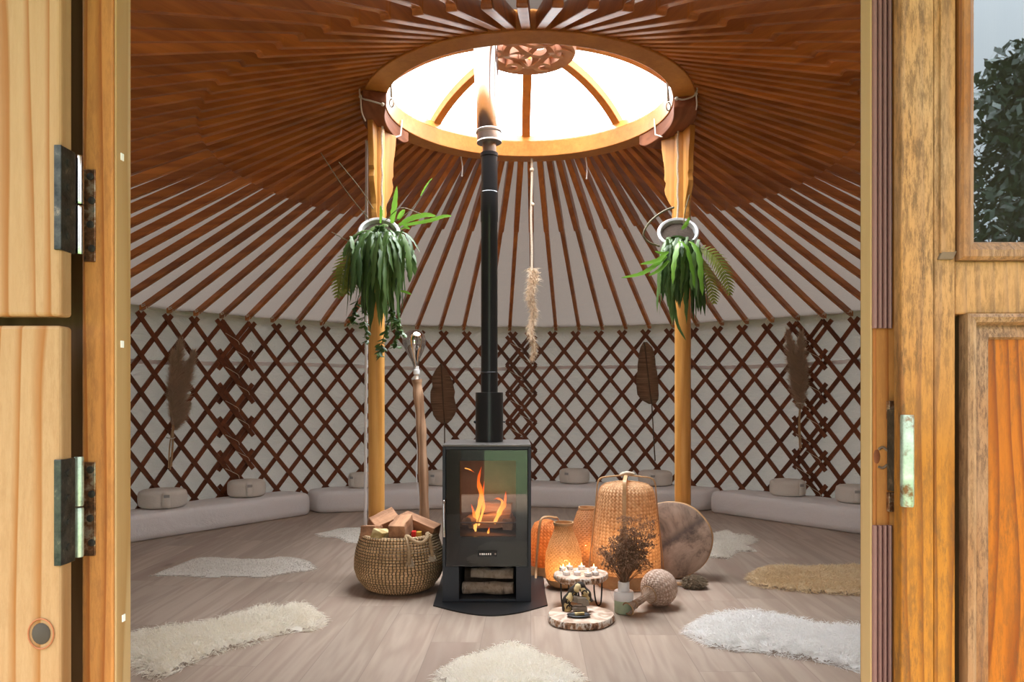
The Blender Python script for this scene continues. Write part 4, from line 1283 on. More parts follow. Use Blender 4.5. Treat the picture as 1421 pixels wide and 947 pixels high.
# logs in the niche
zl = zn0
logmesh((xa+.012, Ys+.10, zl+.033), (xb-.012, Ys+.07, zl+.038), .030, mat_='birch_log_wood', label='bark-covered round log at the bottom of the stove niche', group='logs in the stove niche')
logmesh((xa+.055, Ys+.14, zl+.096), (xb-.012, Ys+.12, zl+.096), .033, mat_='birch_log_wood', split='half', label='pale split log in the middle of the stove niche', group='logs in the stove niche')
logmesh((xa+.012, Ys+.24, zl+.06), (xb-.012, Ys+.26, zl+.05), .045, mat_='bark', label='dark log at the back of the stove niche', group='logs in the stove niche')
logmesh((xa+.02, Ys+.24, zl+.142), (xb-.02, Ys+.24, zl+.138), .028, mat_='birch_log_wood', label='birch log on top of the pile in the stove niche', group='logs in the stove niche')

# flue
root = thing('stove_pipe', (FLX, FLY, zt), 'stove pipe, black below and shiny steel above, rising through the skylight', 'chimney')
z1 = P(0, 545, FLY).z; z2 = P(0, 213, FLY).z; z3 = P(0, 196, FLY).z
mb = MB(); mb.lathe([(.074, zt+.001), (.074, z1), (.05, z1+.001)], 32, (FLX, FLY, 0)); mb.build('sleeve', 'flue_black', root)
mb = MB(); mb.lathe([(.045, z1-.02), (.045, z1+.10), (.047, z1+.102), (.047, z1+.108), (.0445, z1+.11), (.0445, 1.98), (.047, 1.985), (.047, 2.14), (.044, 2.145), (.044, z2-.02), (.0475, z2-.018), (.0475, z2)], 32, (FLX, FLY, 0)); mb.build('black_pipe', 'flue_black', root, angle=30)
tilt = Matrix.Rotation(math.radians(-2.3), 3, 'Y')
mb = MB(); mb.lathe([(.037, z2-.03), (.037, z3+.02)], 28, (FLX, FLY, 0)); mb.build('inner_pipe', 'dull_steel', root, angle=30)
mb = MB(); mb.lathe([(.067, 0), (.067, .005), (.064, .01), (.064, .05), (.069, .055), (.069, .065), (.064, .07)], 32, (FLX, FLY, z3-.01), tilt); mb.build('collar', 'dull_steel', root, angle=30)
mb = MB(); mb.lathe([(.0625, .05), (.064, .07), (.066, .5), (.066, 1.15)], 36, (FLX, FLY, z3-.01), tilt); mb.build('steel_pipe', 'stainless', root, angle=30)
mb = MB(); mb.ball((FLX-.076, FLY-.01, S(0, 588).z), .008, 6); mb.tube([(FLX-.07, FLY, S(0, 588).z), (FLX+.085, FLY, S(0, 588).z)], .004, 6); mb.build('damper_knob', 'black_iron', root)

# ------------------------------------------------------------------ basket
BX, BY = -.616, 4.06
root = thing('log_basket', (BX, BY, 0), 'round coiled seagrass basket full of firewood, left of the stove', 'basket')
BH = P(0, 748, BY-.2).z
mb = MB()
keys = [(.150, .0), (.185, .02), (.222, .07), (.238, .12), (.238, .17), (.228, .23), (.212, .28), (.206, BH)]
prof_ = []
rows = 22
for i in range(rows*4+1):
    z = BH*i/(rows*4)
    for k in range(len(keys)-1):
        if keys[k][1] <= z <= keys[k+1][1]+1e-6:
            f_ = (z-keys[k][1])/(keys[k+1][1]-keys[k][1]); r = keys[k][0]+(keys[k+1][0]-keys[k][0])*f_; break
    prof_.append((r+.006*abs(math.sin(PI*i/4)), z))
inner = [(r-.014, z) for r, z in keys[::-1] if z > .02]
mb.lathe(prof_, 72, (BX, BY, 0)); 
b1 = mb
# inner wall and floor so that the basket is open
mb.f.pop(); mb.uv.pop()
mb.lathe([(prof_[-1][0], BH), (keys[-1][0]-.012, BH+.002)]+inner+[(.14, .016), (.001, .016)], 48, (BX, BY, 0))
# drop the cap made at the lathe's start
mb.f = [f for f in mb.f if len(f) <= 4 or max(mb.v[i].z for i in f) < .05]; mb.uv = [u for u in mb.uv][:len(mb.f)]
mb.build('woven_body', 'seagrass', root, angle=80)
def bp(a, r, z): return Vector((BX+r*math.sin(a), BY-r*math.cos(a), z))
def BP(px, py, Y=BY-.215): return P(px, py, Y)
yb_ = BY-.235
mb = MB()
mb.tube(crom([P(568, 784, yb_-.012), P(567.5, 765, yb_-.018), P(565, 750, yb_-.010), P(564, 745, yb_+.01), P(569, 747, yb_-.012), P(577, 753, yb_-.025), P(586, 753.5, yb_-.025), P(592, 748, yb_-.014), P(593, 741, yb_+.005), P(596, 745, yb_+.0), P(598, 757, yb_+.006), P(600, 772, yb_+.012)], 6), .0105, 10)
hd = mb.build('rope_handle', 'rope_twist', root)
mb = MB()
for cx_, cy_ in ((569.5, 782), (600, 774)):
    for i in range(90):
        q = P(cx_+jit(2.5), cy_-6, yb_-.012+(.026 if cx_ > 590 else 0))
        mb.blade(q, Vector((jit(.012), jit(.008), -.025)), Vector((jit(.012), jit(.006), -.022)), .004, rvec())
mb.build('tassel', 'cotton_rope', hd, fixn=False, smooth=False)
# firewood in the basket
def block(c, dx, dz, dy, rz, ry, rx, label, mat_='split_log_wood'):
    mb = MB(); vs = []
    for x in range(5):
        for a, b in ((-1, -1), (1, -1), (1.0, .9), (-.9, 1)):
            u = (x/4-.5)*2
            vs.append(Vector((u*dx/2, a*dy/2*(1+jit(.07)), b*dz/2*(1+jit(.07)))))
    fs = [(x*4+j, x*4+(j+1) % 4, x*4+4+(j+1) % 4, x*4+4+j) for x in range(4) for j in range(4)]+[(3, 2, 1, 0), (16, 17, 18, 19)]
    mb.add(vs, fs)
    o = mb.build('firewood_block', mat_, base=(0, 0, 0), smooth=False, bevel=.004)
    o.location = c; o.rotation_euler = (math.radians(rx), math.radians(ry), math.radians(rz))
    return tag(o, label, 'firewood', 'firewood in the basket')
block(P(532, 724, 4.10), .15, .085, .085, 38, -18, 42, 'squarish firewood block standing on end at the back left of the basket')
block(P(516, 739, 3.99), .10, .075, .085, 75, 8, 0, 'small rough firewood block at the left rim of the basket')
block(P(530.5, 745, 3.93), .11, .07, .07, 60, 10, 20, 'pale honey-coloured firewood piece at the front left of the basket', 'burl_wood')
block(P(557, 732, 3.96), .17, .085, .09, 82, -12, 0, 'thick dark-ended firewood block in the middle of the basket')
block(P(582, 728, 4.06), .22, .065, .085, -22, 17, 10, 'reddish firewood block slanting to the right on top of the basket')
block(P(560, 765, 4.1), .26, .09, .09, 15, 0, 0, 'firewood log low in the basket under the other pieces')
mb = MB(); mb.obox(P(574.5, 741.5, 3.93), (.011, 0, 0), (0, .02, 0), (0, 0, .016)); o = mb.build('red_packet', 'red_packet', smooth=False, bevel=.002, base=P(574.5, 741.5, 3.93)); tag(o, 'small red packet tucked in the basket under the slanting log', 'packet')
mb = MB(); mb.obox(P(581.5, 741.8, 3.95), (.013, 0, 0), (0, .02, 0), (0, 0, .014)); o = mb.build('yellow_packet', 'yellow_packet', smooth=False, bevel=.002, base=P(581.5, 741.8, 3.95)); tag(o, 'small yellow packet in the basket beside the red one', 'packet')

# ------------------------------------------------------------------ bamboo lanterns
def lantern(name, cx_, Y, prof_, mat_, label, n=48, inner=.008):
    root = thing(name, (cx_, Y, 0), label, 'lantern', 'bamboo lanterns')
    mb = MB(); mb.lathe(prof_, n, (cx_, Y, 0))
    mb.f = [f for f in mb.f if len(f) <= 4]; mb.uv = mb.uv[:len(mb.f)]
    b = mb.build('shade', mat_, root, angle=60)
    return root
def glow(loc, power, r=.03, col=(1, .42, .12)):
    ld = bpy.data.lights.new('lantern_light', 'POINT'); ld.energy = power; ld.color = col; ld.shadow_soft_size = r
    o = bpy.data.objects.new('lantern_light', ld); COL.objects.link(o); o.location = loc; return o
def bulbs(root, pts, r=.007):
    for p in pts:
        mb = MB(); mb.ball(p, r, 6); mb.build('bulb', 'fairy_bulb', root)
# big one
Yb = 4.15; Xb = (869-CXP)/FPX*Yb
zt_ = P(0, 668, Yb).z; zb_ = .075
def lp(rp, y): return (rp/FPX*Yb, P(0, y, Yb).z)
big = lantern('bamboo_lantern', Xb, Yb, [(.165, zb_+.012), (.178, zb_), lp(47.5, 789), lp(47, 765), lp(44.5, 735), lp(41.5, 705), lp(39, 684), lp(36, 676), lp(30, 671.5), lp(18, 669), (.002, zt_)], 'weave_big', 'largest bamboo lantern, tall and tapering, right of the stove')
mb = MB()
def strapc(az, foot_r, lo=.0):
    a = math.radians(az); d = Vector((math.sin(a), -math.cos(a), 0))
    pts = [(.0, P(0, 661, Yb).z+.006), (.08, P(0, 661.5, Yb).z), (.14, P(0, 664, Yb).z), (.160, P(0, 672, Yb).z), (.166, P(0, 690, Yb).z), (.182, P(0, 730, Yb).z), (.203, P(0, 780, Yb).z), (foot_r, lo)]
    return [Vector((Xb, Yb, z))+d*r for r, z in pts]
for az in (84, -92, -12, 172):
    cp = crom(strapc(az, .208), 4)
    m_ = MB(); a = math.radians(az); s_ = Vector((math.cos(a), math.sin(a), 0)); d = Vector((math.sin(a), -math.cos(a), 0))
    vs = []
    for p in cp:
        for u, v in ((-1, -1), (1, -1), (1, 1), (-1, 1)): vs.append(p+s_*.010*u+d*.003*v+Vector((0, 0, .003*v)))
    fs = [(i*4+j, i*4+(j+1) % 4, i*4+4+(j+1) % 4, i*4+4+j) for i in range(len(cp)-1) for j in range(4)]+[(3, 2, 1, 0), tuple((len(cp)-1)*4+j for j in range(4))]
    m_.add(vs, fs); m_.build('cane_strut', 'handle_cane', big, smooth=False)
mb = MB(); mb.tube(crom([Vector((Xb-.03, Yb, P(0, 662, Yb).z+.01)), Vector((Xb, Yb-.02, P(0, 659, Yb).z+.012)), Vector((Xb+.04, Yb, P(0, 661, Yb).z+.012))], 4), .009, 8); mb.ball((Xb, Yb, P(0, 661, Yb).z+.012), .022, 8, (1.6, 1, .6)); mb.build('binding', 'cotton_rope', big)
mb = MB(); mb.lathe([(.160, .004), (.168, .004), (.168, .078), (.160, .078)], 48, (Xb, Yb, 0), closed=True); mb.build('base_hoop', 'handle_cane', big)
bulbs(big, [(Xb+.02, Yb-.05, .26), (Xb+.04, Yb-.06, .22), (Xb+.03, Yb-.04, .31), (Xb-.01, Yb-.03, .20)])
glow((Xb-.01, Yb-.105, .23), 1.5, .03, (1, .60, .30))
# pear-shaped one
Yp = 4.08; Xp = (782-CXP)/FPX*Yp
def pp(rp, y): return (rp/FPX*Yp, P(0, y, Yp).z)
pear = lantern('pear_lantern', Xp, Yp, [(.075, .030), (.096, .050), pp(25.5, 793), pp(26, 781), pp(24.5, 767), pp(20, 752), pp(15, 741), pp(12.8, 733), pp(12.8, 728)], 'weave_pear', 'glowing pear-shaped bamboo lantern next to the stove, behind the tealights')
mb = MB(); mb.lathe([(12.5/FPX*Yp, P(0, 729, Yp).z), (14/FPX*Yp, P(0, 729, Yp).z), (14/FPX*Yp, P(0, 725, Yp).z), (12.5/FPX*Yp, P(0, 725, Yp).z)], 32, (Xp, Yp, 0), closed=True); mb.build('rim', 'handle_cane', pear)
mb = MB(); mb.lathe([(.001, .004), (.062, .004), (.085, .020), (.099, .048), (.094, .052), (.001, .034)], 40, (Xp, Yp, 0)); mb.build('base', 'handle_cane', pear)
bulbs(pear, [(Xp-.015, Yp-.02, .12), (Xp+.01, Yp-.03, .15), (Xp+.0, Yp-.01, .10), (Xp+.025, Yp-.02, .125)])
glow((Xp, Yp-.045, .12), .65, .02, (1, .60, .28))
# tall one behind it
Yt = 4.46; Xt = (815-CXP)/FPX*Yt
def tp_(rp, y): return (rp/FPX*Yt, P(0, y, Yt).z)
tall = lantern('tall_lantern', Xt, Yt, [tp_(24, 791), tp_(25.5, 783), tp_(25.5, 765), tp_(23.5, 745), tp_(19.5, 725), tp_(14.5, 711), tp_(11.5, 706)], 'weave_tall', 'slim brown bamboo lantern between the pear-shaped and the largest one')
mb = MB(); mb.lathe([(tp_(11, 0)[0], tp_(0, 707)[1]), (tp_(12.5, 0)[0], tp_(0, 707)[1]), (tp_(12.5, 0)[0], tp_(0, 704)[1]), (tp_(11, 0)[0], tp_(0, 704)[1])], 32, (Xt, Yt, 0), closed=True); mb.build('rim', 'handle_cane', tall)
mb = MB(); mb.lathe([(.001, .0), (.09, .0), (.1, .02), (.1, .035), (.001, .035)], 32, (Xt, Yt, 0)); mb.build('base', 'handle_cane', tall)
bulbs(tall, [(Xt-.01, Yt-.05, .16), (Xt+.02, Yt-.05, .18), (Xt+.01, Yt-.06, .13)])
glow((Xt+.02, Yt-.06, .15), .5, .02, (1, .5, .18))
# orange one beside the stove
Yo = 4.38; Xo = (757.5-CXP)/FPX*Yo
def op(rp, y): return (rp/FPX*Yo, P(0, y, Yo).z)
orr = lantern('round_lantern', Xo, Yo, [op(15, 788), op(21, 784), op(23, 770), op(22.5, 752), op(20, 735), op(16, 726), op(8, 722), (.002, P(0, 721, Yo).z)], 'weave_orange', 'orange woven lantern with a bent cane handle, half behind the stove')
mb = MB(); yq = Yo-.10
mb.tube(crom([P(743.5, 804, yq-.03), P(744, 790, yq), P(746, 760, yq), P(749, 730, yq), P(752, 720, yq+.01), P(760, 717.5, yq+.03), P(769, 718.5, yq+.1), P(775, 723, yq+.14), P(777, 760, yq+.16)], 5), .007, 8, True, .6); mb.build('cane_handle', 'handle_cane', orr)
mb = MB(); mb.lathe([(.085, .004), (.092, .004), (.092, .055), (.085, .055)], 32, (Xo, Yo, 0), closed=True); mb.build('base_hoop', 'handle_cane', orr)
glow((Xo, Yo, .17), .4, .03, (1, .50, .20))

# ------------------------------------------------------------------ drum and beater
yaw = math.radians(-22); lean = math.radians(-5)
RDM = 53/FPX*4.24
dc = Vector(((934-CXP)/FPX*4.27, 4.272, RDM+.006))
root = thing('frame_drum', dc, 'round hide drum leaning against the right post', 'drum')
Rm = Matrix.Rotation(yaw, 3, 'Z') @ Matrix.Rotation(lean, 3, 'X')
Mx = Rm @ Matrix.Rotation(math.radians(90), 3, 'X')     # lathe axis z -> -y (towards the camera)
wob = lambda a, z: 1+.012*math.sin(3*a+1)+.008*math.sin(7*a)
mb = MB(); mb.lathe([(RDM-.012, -.05), (RDM, -.05), (RDM, -.004), (RDM-.004, .0), (RDM-.012, -.003)], 64, dc, Mx, wob, closed=True); mb.build('frame', 'handle_cane', root, angle=50)
mb = MB(); mb.lathe([(.001, .0), (RDM*.5, .001), (RDM-.008, .003), (RDM-.0025, .0005)], 64, dc, Mx, wob)
mb.f = [f for f in mb.f if len(f) <= 4]; mb.uv = mb.uv[:len(mb.f)]
sk = mb.build('drum_skin', 'drum_skin', root, angle=180)
a = F(922, 812.5); b = F(951, 815)
br_ = thing('drum_beater', (b.x, b.y, 0), 'drum beater with a furry brown head on the floor before the drum', 'drum beater')
mb = MB(); mb.tube([(a.x, a.y, .012), (b.x, b.y, .016)], .010, 10); mb.build('stick', 'handle_cane', br_)
hc = F(965, 818); hc = Vector((hc.x, hc.y+.02, .034))
mb = MB(); mb.ball(hc, .04, 10, (1.45, .9, .75)); core = mb.build('head', 'beater_fur', br_)
mb = MB()
for i in range(1600):
    d = rvec(); q = hc+Vector((d.x*.055, d.y*.036, d.z*.028))
    if q.z < .004: continue
    mb.blade(q, d*.012+Vector((jit(.01), jit(.01), -.002)), Vector((jit(.012), jit(.01), -.006)), .0035, rvec())
mb.build('fur', 'beater_fur', core, fixn=False, smooth=False)

# ------------------------------------------------------------------ tealight table and its candles
Yk = 3.73; Xk = (806-CXP)/FPX*Yk
zk0, zk1 = .128, .160
root = thing('log_slice_table', (Xk, Yk, 0), 'small log-slice table on black hairpin legs carrying tealights', 'table')
mb = MB()
wobk = lambda a, z: 1+.07*math.sin(2*a+.6)+.03*math.sin(5*a)
mb.lathe([(.125, zk0), (.132, zk0+.008), (.130, zk1-.004), (.127, zk1-.001)], 48, (Xk, Yk, 0), wob=wobk)
top_ = mb.build('bark_edge', 'slab_bark', root, angle=50)
mb = MB(); mb.lathe([(.126, zk1-.001), (.122, zk1+.0005), (.001, zk1+.001)], 48, (Xk, Yk, 0), wob=wobk); mb.build('top', 'slab_top_wood', root)
for dx, dy in ((-.075, -.03), (.075, -.03), (.0, .09)):
    mb = MB(); q = Vector((Xk+dx, Yk+dy, 0)); s_ = -1 if dx < 0 else 1
    mb.tube(crom([q+Vector((-.012*s_, 0, zk0)), q+Vector((-.010*s_, 0, .07)), q+Vector((.0, 0, .018)), q+Vector((.010*s_, 0, .005)), q+Vector((.022*s_, 0, .02)), q+Vector((.026*s_, 0, .07)), q+Vector((.028*s_, 0, zk0))], 5), .0038, 8)
    mb.build('leg', 'black_iron', root)
tl = None
spots = [(781.5, 790), (790, 788), (807, 788), (786, 796), (801, 796), (816, 797.5), (826, 796), (824, 790)]
names = ['tealight at the left edge of the log-slice table', 'tealight behind the left edge of the log-slice table, second from left', 'tealight at the back of the log-slice table, in the middle',
         'tealight at the front left of the log-slice table', 'tealight at the front middle of the log-slice table', 'tealight at the front of the log-slice table, right of the middle', 'tealight at the front right edge of the log-slice table', 'tealight at the back right of the log-slice table']
for k, (px, py) in enumerate(spots):
    zz = zk1+.0015
    p = F(px, py+2, zz)
    dx_, dy_ = p.x-Xk, p.y-Yk
    rr = math.hypot(dx_, dy_)
    if rr > .10: p = Vector((Xk+dx_*.10/rr, Yk+dy_*.10/rr, zz))
    if k == 0:
        tl = thing('tealight', (0, 0, 0), 'x', 'candle', 'tealights on the log-slice table')
        mb = MB(); mb.lathe([(.0165, 0), (.0185, .002), (.0190, .016), (.0180, .016), (.0175, .010), (.001, .010)], 20); mb.build('cup', 'aluminium_cup', tl)
        mb = MB(); mb.lathe([(.0172, .009), (.0172, .0125), (.001, .0125)], 20); mb.build('wax', 'candle_wax', tl)
        mb = MB(); mb.lathe([(.001, .013), (.0035, .017), (.0040, .021), (.0022, .028), (.0004, .034)], 10); mb.build('flame', 'tealight_flame', tl)
        o = tl
    else: o = copy_tree(tl)
    o.location = p; o['label'] = 'lit '+names[k]

# log disc in front
Yd = 3.465; Xd = (806-CXP)/FPX*Yd; hd_ = .034
root = thing('log_disc', (Xd, Yd, 0), 'bark-edged log disc on the floor in front of the tealight table', 'log slice')
mb = MB(); wobd = lambda a, z: 1+.03*math.sin(2*a+.3)+.02*math.sin(5*a+1)
mb.lathe([(.148, 0), (.155, .006), (.154, hd_-.006), (.150, hd_-.001)], 56, (Xd, Yd, 0), wob=wobd); mb.build('bark_edge', 'slab_bark', root, angle=50)
mb = MB(); mb.lathe([(.150, hd_-.001), (.145, hd_), (.001, hd_+.0005)], 56, (Xd, Yd, 0), wob=wobd); mb.build('top', 'slab_top_wood', root)
# burl carving with stones
zb1 = hd_+.001
Yg = 3.50
def G(px, py, dy=0): 
    p = P(px, py, Yg); p.y += dy; return p
root = thing('burl_sculpture', (G(800, 850).x, Yg, zb1), 'arched burl wood sculpture with grey stones on the log disc', 'sculpture')
mb = MB()
arch = crom([G(789, 848), G(786, 840), G(789, 833), G(793, 826), G(798, 820.5), G(803, 815), G(808, 818), G(812, 824), G(815, 831), G(816, 836)], 5)
nn = len(arch)
mb.tube(arch, [.015+.0035*math.sin(i*.55+1)+.002*math.sin(i*1.3) for i in range(nn)], 12, True, .9)
body = mb.build('arch', 'burl_wood', root, angle=180)
mb = MB()
o_ = [p+Vector((0, .006, 0))+(p-G(804, 838)).normalized()*.008 for p in arch]
mb.tube(o_, [.0165+.003*math.sin(i*.7+1) for i in range(nn)], 10, True, .9)
i_ = [p+Vector((0, -.003, 0))-(p-G(804, 838)).normalized()*.012 for p in arch[3:]]
mb.tube(i_, [.006+.002*math.sin(i*.9) for i in range(len(i_))], 8, True)
mb.build('bark_rim', 'bark_dark', root, angle=180)
mb = MB()
for px, py, r_ in ((790, 843, .013), (787, 834, .009), (797, 824, .010), (811, 822, .010)):
    mb = MB(); mb.tube([G(px, py, -.012)+Vector((r_*math.cos(q), 0, r_*math.sin(q))) for q in [2*PI*k/12 for k in range(13)]], .0035, 6, caps=False)
    mb.build('bark_ridge', 'bark_dark', root, angle=180)
mb = MB()
for px, py, sx, sz, dy in ((806, 832, .022, .014, -.012), (812, 836, .016, .013, -.010), (799, 831, .014, .016, -.006), (806, 845, .026, .014, -.004), (797, 844, .012, .010, -.012)):
    q = G(px, py, dy); vs = [(q.x+sx*a*(1+jit(.15)), q.y+.016*b*(1+jit(.15)), q.z+sz*c_*(1+jit(.15))) for c_ in (-1, 1) for a, b in ((-1, -1), (1, -1), (1, 1), (-1, 1))]
    mb.add(vs, [(0, 3, 2, 1), (4, 5, 6, 7), (0, 1, 5, 4), (1, 2, 6, 5), (2, 3, 7, 6), (3, 0, 4, 7)])
mb.build('stone', 'stone_grey', root, smooth=False, bevel=.004)
# dark dish with a wood stick
q = F(803, 855.5, zb1+.002)
mb = MB(); mb.lathe([(.001, 0), (.045, .0), (.056, .007), (.053, .008), (.044, .004), (.001, .004)], 32, (0, 0, 0)); o = mb.build('incense_dish', 'tray_black', base=(0, 0, 0)); o.location = q; o.scale = (1, .62, 1)
tag(o, 'flat black dish holding a wood stick on the log disc', 'dish')
mb = MB(); mb.obox(q+Vector((.004, 0, .011)), Vector((.022, .006, 0)), Vector((-.002, .007, 0)), (0, 0, .006)); o = mb.build('incense_wood', 'burl_wood', smooth=False, bevel=.002, base=q+Vector((0, 0, .004))); tag(o, 'short pale wood stick lying in the black dish', 'incense')

# ------------------------------------------------------------------ bottle vase with dried flowers
Yv = 3.60; Xv = (865.5-CXP)/FPX*Yv
rv = 13/FPX*Yv
root = thing('bottle_vase', (Xv, Yv, 0), 'white-necked vase with a pale green glass body holding dried flowers', 'vase')
def vz(py): return P(0, py, Yv-.045).z
mb = MB(); mb.lathe([(.001, .001), (rv*.92, .001), (rv, .006), (rv, vz(835)), (rv*.99, vz(834))], 36, (Xv, Yv, 0)); mb.build('glass_body', 'green_glass', root, angle=50)
mb = MB(); mb.lathe([(rv*1.02, vz(836)), (rv*1.05, vz(834)), (rv*1.05, vz(826)), (rv*.98, vz(823.5)), (rv*.66, vz(823)), (rv*.60, vz(821)), (rv*.60, vz(811)), (rv*.50, vz(810.5)), (rv*.48, vz(818)), (.001, vz(819))], 36, (Xv, Yv, 0)); mb.build('neck', 'white_ceramic', root, angle=40)
mb = MB()
base = Vector((Xv, Yv, vz(812)))
for px_, py_, cc in ((1, 1, 1),): pass
for i in range(44):
    mb.tube([base+Vector((.022*math.cos(i*1.9), .02*math.sin(i*1.9), vz(832)-base.z)), base+Vector((.02*math.cos(i), .02*math.sin(i), .0))], .0009, 4)
root = thing('dried_flowers', base, 'bushy brown dried flowers standing in the white and green vase', 'dried flowers')
mb2 = MB()
for i in range(120):
    a = rnd.uniform(0, 2*PI); sp_ = rnd.uniform(.05, 1)**.7
    tip = base+Vector((sp_*.125*math.cos(a)+.012, sp_*.10*math.sin(a), rnd.uniform(.09, .27)*(1.05-.35*sp_)))
    if rnd.random() < .28: tip = base+Vector((rnd.uniform(-.02, .15), jit(.06), rnd.uniform(.2, .31)))
    mid = base.lerp(tip, .5)+Vector((0, 0, .02))
    cp = bez(base+Vector((jit(.014), jit(.014), -.02)), mid, tip, 6)
    mb2.tube(cp, [.0012]*5+[.0007], 4)
    for j in range(3, 6):
        for k in range(6):
            d = rvec(); d.z = abs(d.z)*.8; L = rnd.uniform(.012, .034)
            e = cp[j]+d*L
            mb2.blade(cp[j], d*L*.5, d*L*.5, .0018, rvec())
            for _ in range(2):
                q = e+rvec()*.005
                s_ = rnd.uniform(.0022, .0042)
                mb2.add([q+Vector((s_, 0, 0)), q+Vector((-s_, 0, 0)), q+Vector((0, s_, 0)), q+Vector((0, -s_, 0)), q+Vector((0, 0, s_*1.3)), q+Vector((0, 0, -s_))],
                        [(0, 2, 4), (2, 1, 4), (1, 3, 4), (3, 0, 4), (2, 0, 5), (1, 2, 5), (3, 1, 5), (0, 3, 5)])
mb2.build('flower_heads', 'dry_flower', root, fixn=False, smooth=False)
mb.build('stems', 'dry_flower', root)

# ------------------------------------------------------------------ rattan bottle lying on the floor
Yr = 3.70
cb = P(914.5, 825.5, Yr); rb = 25.5/FPX*Yr; cb.z = rb+.003
mouth = P(871.5, 847.5, 3.54)
mouth.z = max(mouth.z, .034)
root = thing('rattan_bottle', (cb.x, cb.y, 0), 'pale woven rattan ball with a flared neck lying beside the vase', 'rattan ornament')
ax_ = (mouth-cb); L = ax_.length; M = ax_.normalized().to_track_quat('Z', 'Y').to_matrix()
mb = MB(); prb = [(rb*math.sin(PI*i/18), -rb*math.cos(PI*i/18)) for i in range(0, 16)]
mb.lathe([(max(.001, r), z) for r, z in prb], 40, cb, M); mb.build('ball', 'weave_rattan', root, angle=180)
mb = MB(); mb.lathe([(.040, rb*.86), (.041, rb*.95), (.030, rb*1.02), (.021, rb*1.12), (.017, rb*1.28), (.018, L*.80), (.024, L*.92), (.031, L), (.029, L), (.021, L*.92), (.014, L*.8), (.001, L*.75)], 28, cb, M); mb.build('neck', 'weave_neck', root, angle=60)
mb = MB()
for r_, z_ in ((.031, L), (.042, rb*.9), (.0185, L*.8)):
    mb.tube([cb+M @ Vector((r_*math.cos(t_), r_*math.sin(t_), z_)) for t_ in [2*PI*i/20 for i in range(21)]], .0032, 6, caps=False)
mb.build('binding_ring', 'handle_cane', root)

# ------------------------------------------------------------------ sheepskins
def inside(p, poly):
    c = False; n = len(poly); j = n-1
    for i in range(n):
        a, b = poly[i], poly[j]
        if (a.y > p.y) != (b.y > p.y) and p.x < (b.x-a.x)*(p.y-a.y)/(b.y-a.y)+a.x: c = not c
        j = i
    return c
def edge_dist(p, poly):
    m_ = 9
    n = len(poly)
    for i in range(n):
        a, b = poly[i], poly[(i+1) % n]; ab = b-a; t_ = max(0, min(1, (p-a).dot(ab)/max(1e-9, ab.length_squared)))
        m_ = min(m_, (p-a-ab*t_).length)
    return m_
def sheepskin(pix, mat_, label, hair=.045, dens=26000, puff=.022, w=.0030, curl=.6):
    zl_ = .02
    pts = [F(x, y, zl_) for x, y in pix]
    cl = crom([Vector((p.x, p.y, 0)) for p in pts]+[Vector((pts[0].x, pts[0].y, 0))], 4)[:-1]
    poly = [Vector((p.x, p.y)) for p in cl]
    inset = poly
    x0_, x1_ = min(p.x for p in poly), max(p.x for p in poly); y0_, y1_ = min(p.y for p in poly), max(p.y for p in poly)
    cen = sum(poly, Vector((0, 0)))/len(poly)
    root = thing('sheepskin', (cen.x, cen.y, 0), label, 'sheepskin rug', 'sheepskins on the floor')
    step = .022
    hgt = {}
    def H(p):
        d = edge_dist(p, poly)
        return .004+puff*(1-math.exp(-d/.05))*(1+.25*mnoise.noise(Vector((p.x*9, p.y*9, 0))))
    mb = MB(); idx = {}
    nx, ny = int((x1_-x0_)/step)+2, int((y1_-y0_)/step)+2
    for i in range(nx):
        for j in range(ny):
            p = Vector((x0_+i*step, y0_+j*step))
            if inside(p, poly):
                idx[i, j] = len(mb.v); mb.v.append(Vector((p.x, p.y, H(p))))
    for (i, j) in list(idx):
        q = [(i, j), (i+1, j), (i+1, j+1), (i, j+1)]
        if all(k in idx for k in q): mb.f.append(tuple(idx[k] for k in q)); mb.uv.append(None)
    mb.build('hide', mat_, root, angle=180)
    area = abs(sum(poly[i].x*poly[(i+1) % len(poly)].y-poly[(i+1) % len(poly)].x*poly[i].y for i in range(len(poly))))/2
    cnt = int(min(24000, area*dens))
    mb = MB(); k = 0
    while k < cnt:
        p = Vector((rnd.uniform(x0_, x1_), rnd.uniform(y0_, y1_)))
        if not inside(p, poly): continue
        k += 1
        d = edge_dist(p, poly)
        clump = Vector((mnoise.noise(Vector((p.x*16, p.y*16, 1))), mnoise.noise(Vector((p.x*16, p.y*16, 7))), 0))*1.6
        o_ = Vector((p.x-cen.x, p.y-cen.y, 0)).normalized()
        lay = math.exp(-d/.04)
        dr_ = (o_*(.25+.9*lay)+clump*curl+Vector((jit(.5), jit(.5), .75-.6*lay))).normalized()
        L = hair*rnd.uniform(.6, 1.15)
        d2 = (dr_*.6+Vector((jit(.7), jit(.7), -.35-.3*lay))).normalized()
        z = H(p)-.004
        if z+dr_.z*L*.6+d2.z*L*.5 < .003: d2.z = (.003-z-dr_.z*L*.6)/(L*.5)
        mb.blade((p.x, p.y, max(.002, z)), dr_*L*.6, d2*L*.5, w*(.7+p.y*.1), rvec())
    mb.build('fleece', mat_, root, fixn=False, smooth=False)
sheepskin([(436, 738), (455, 735), (472, 731), (500, 730), (520, 733), (520, 748), (500, 752), (480, 750), (470, 744), (445, 742)], 'fleece_back', 'flat pale sheepskin beyond the basket, near the back left mattress', .016, 20000, .008, .003)
sheepskin([(208, 796), (240, 784), (278, 771), (320, 772), (360, 773), (395, 770), (425, 775), (439, 787), (418, 790), (390, 794), (362, 799), (335, 797), (290, 798), (250, 796)], 'fleece_grey', 'flat greyish sheepskin at mid left, pointed towards the left mattress', .018, 24000, .010, .003)
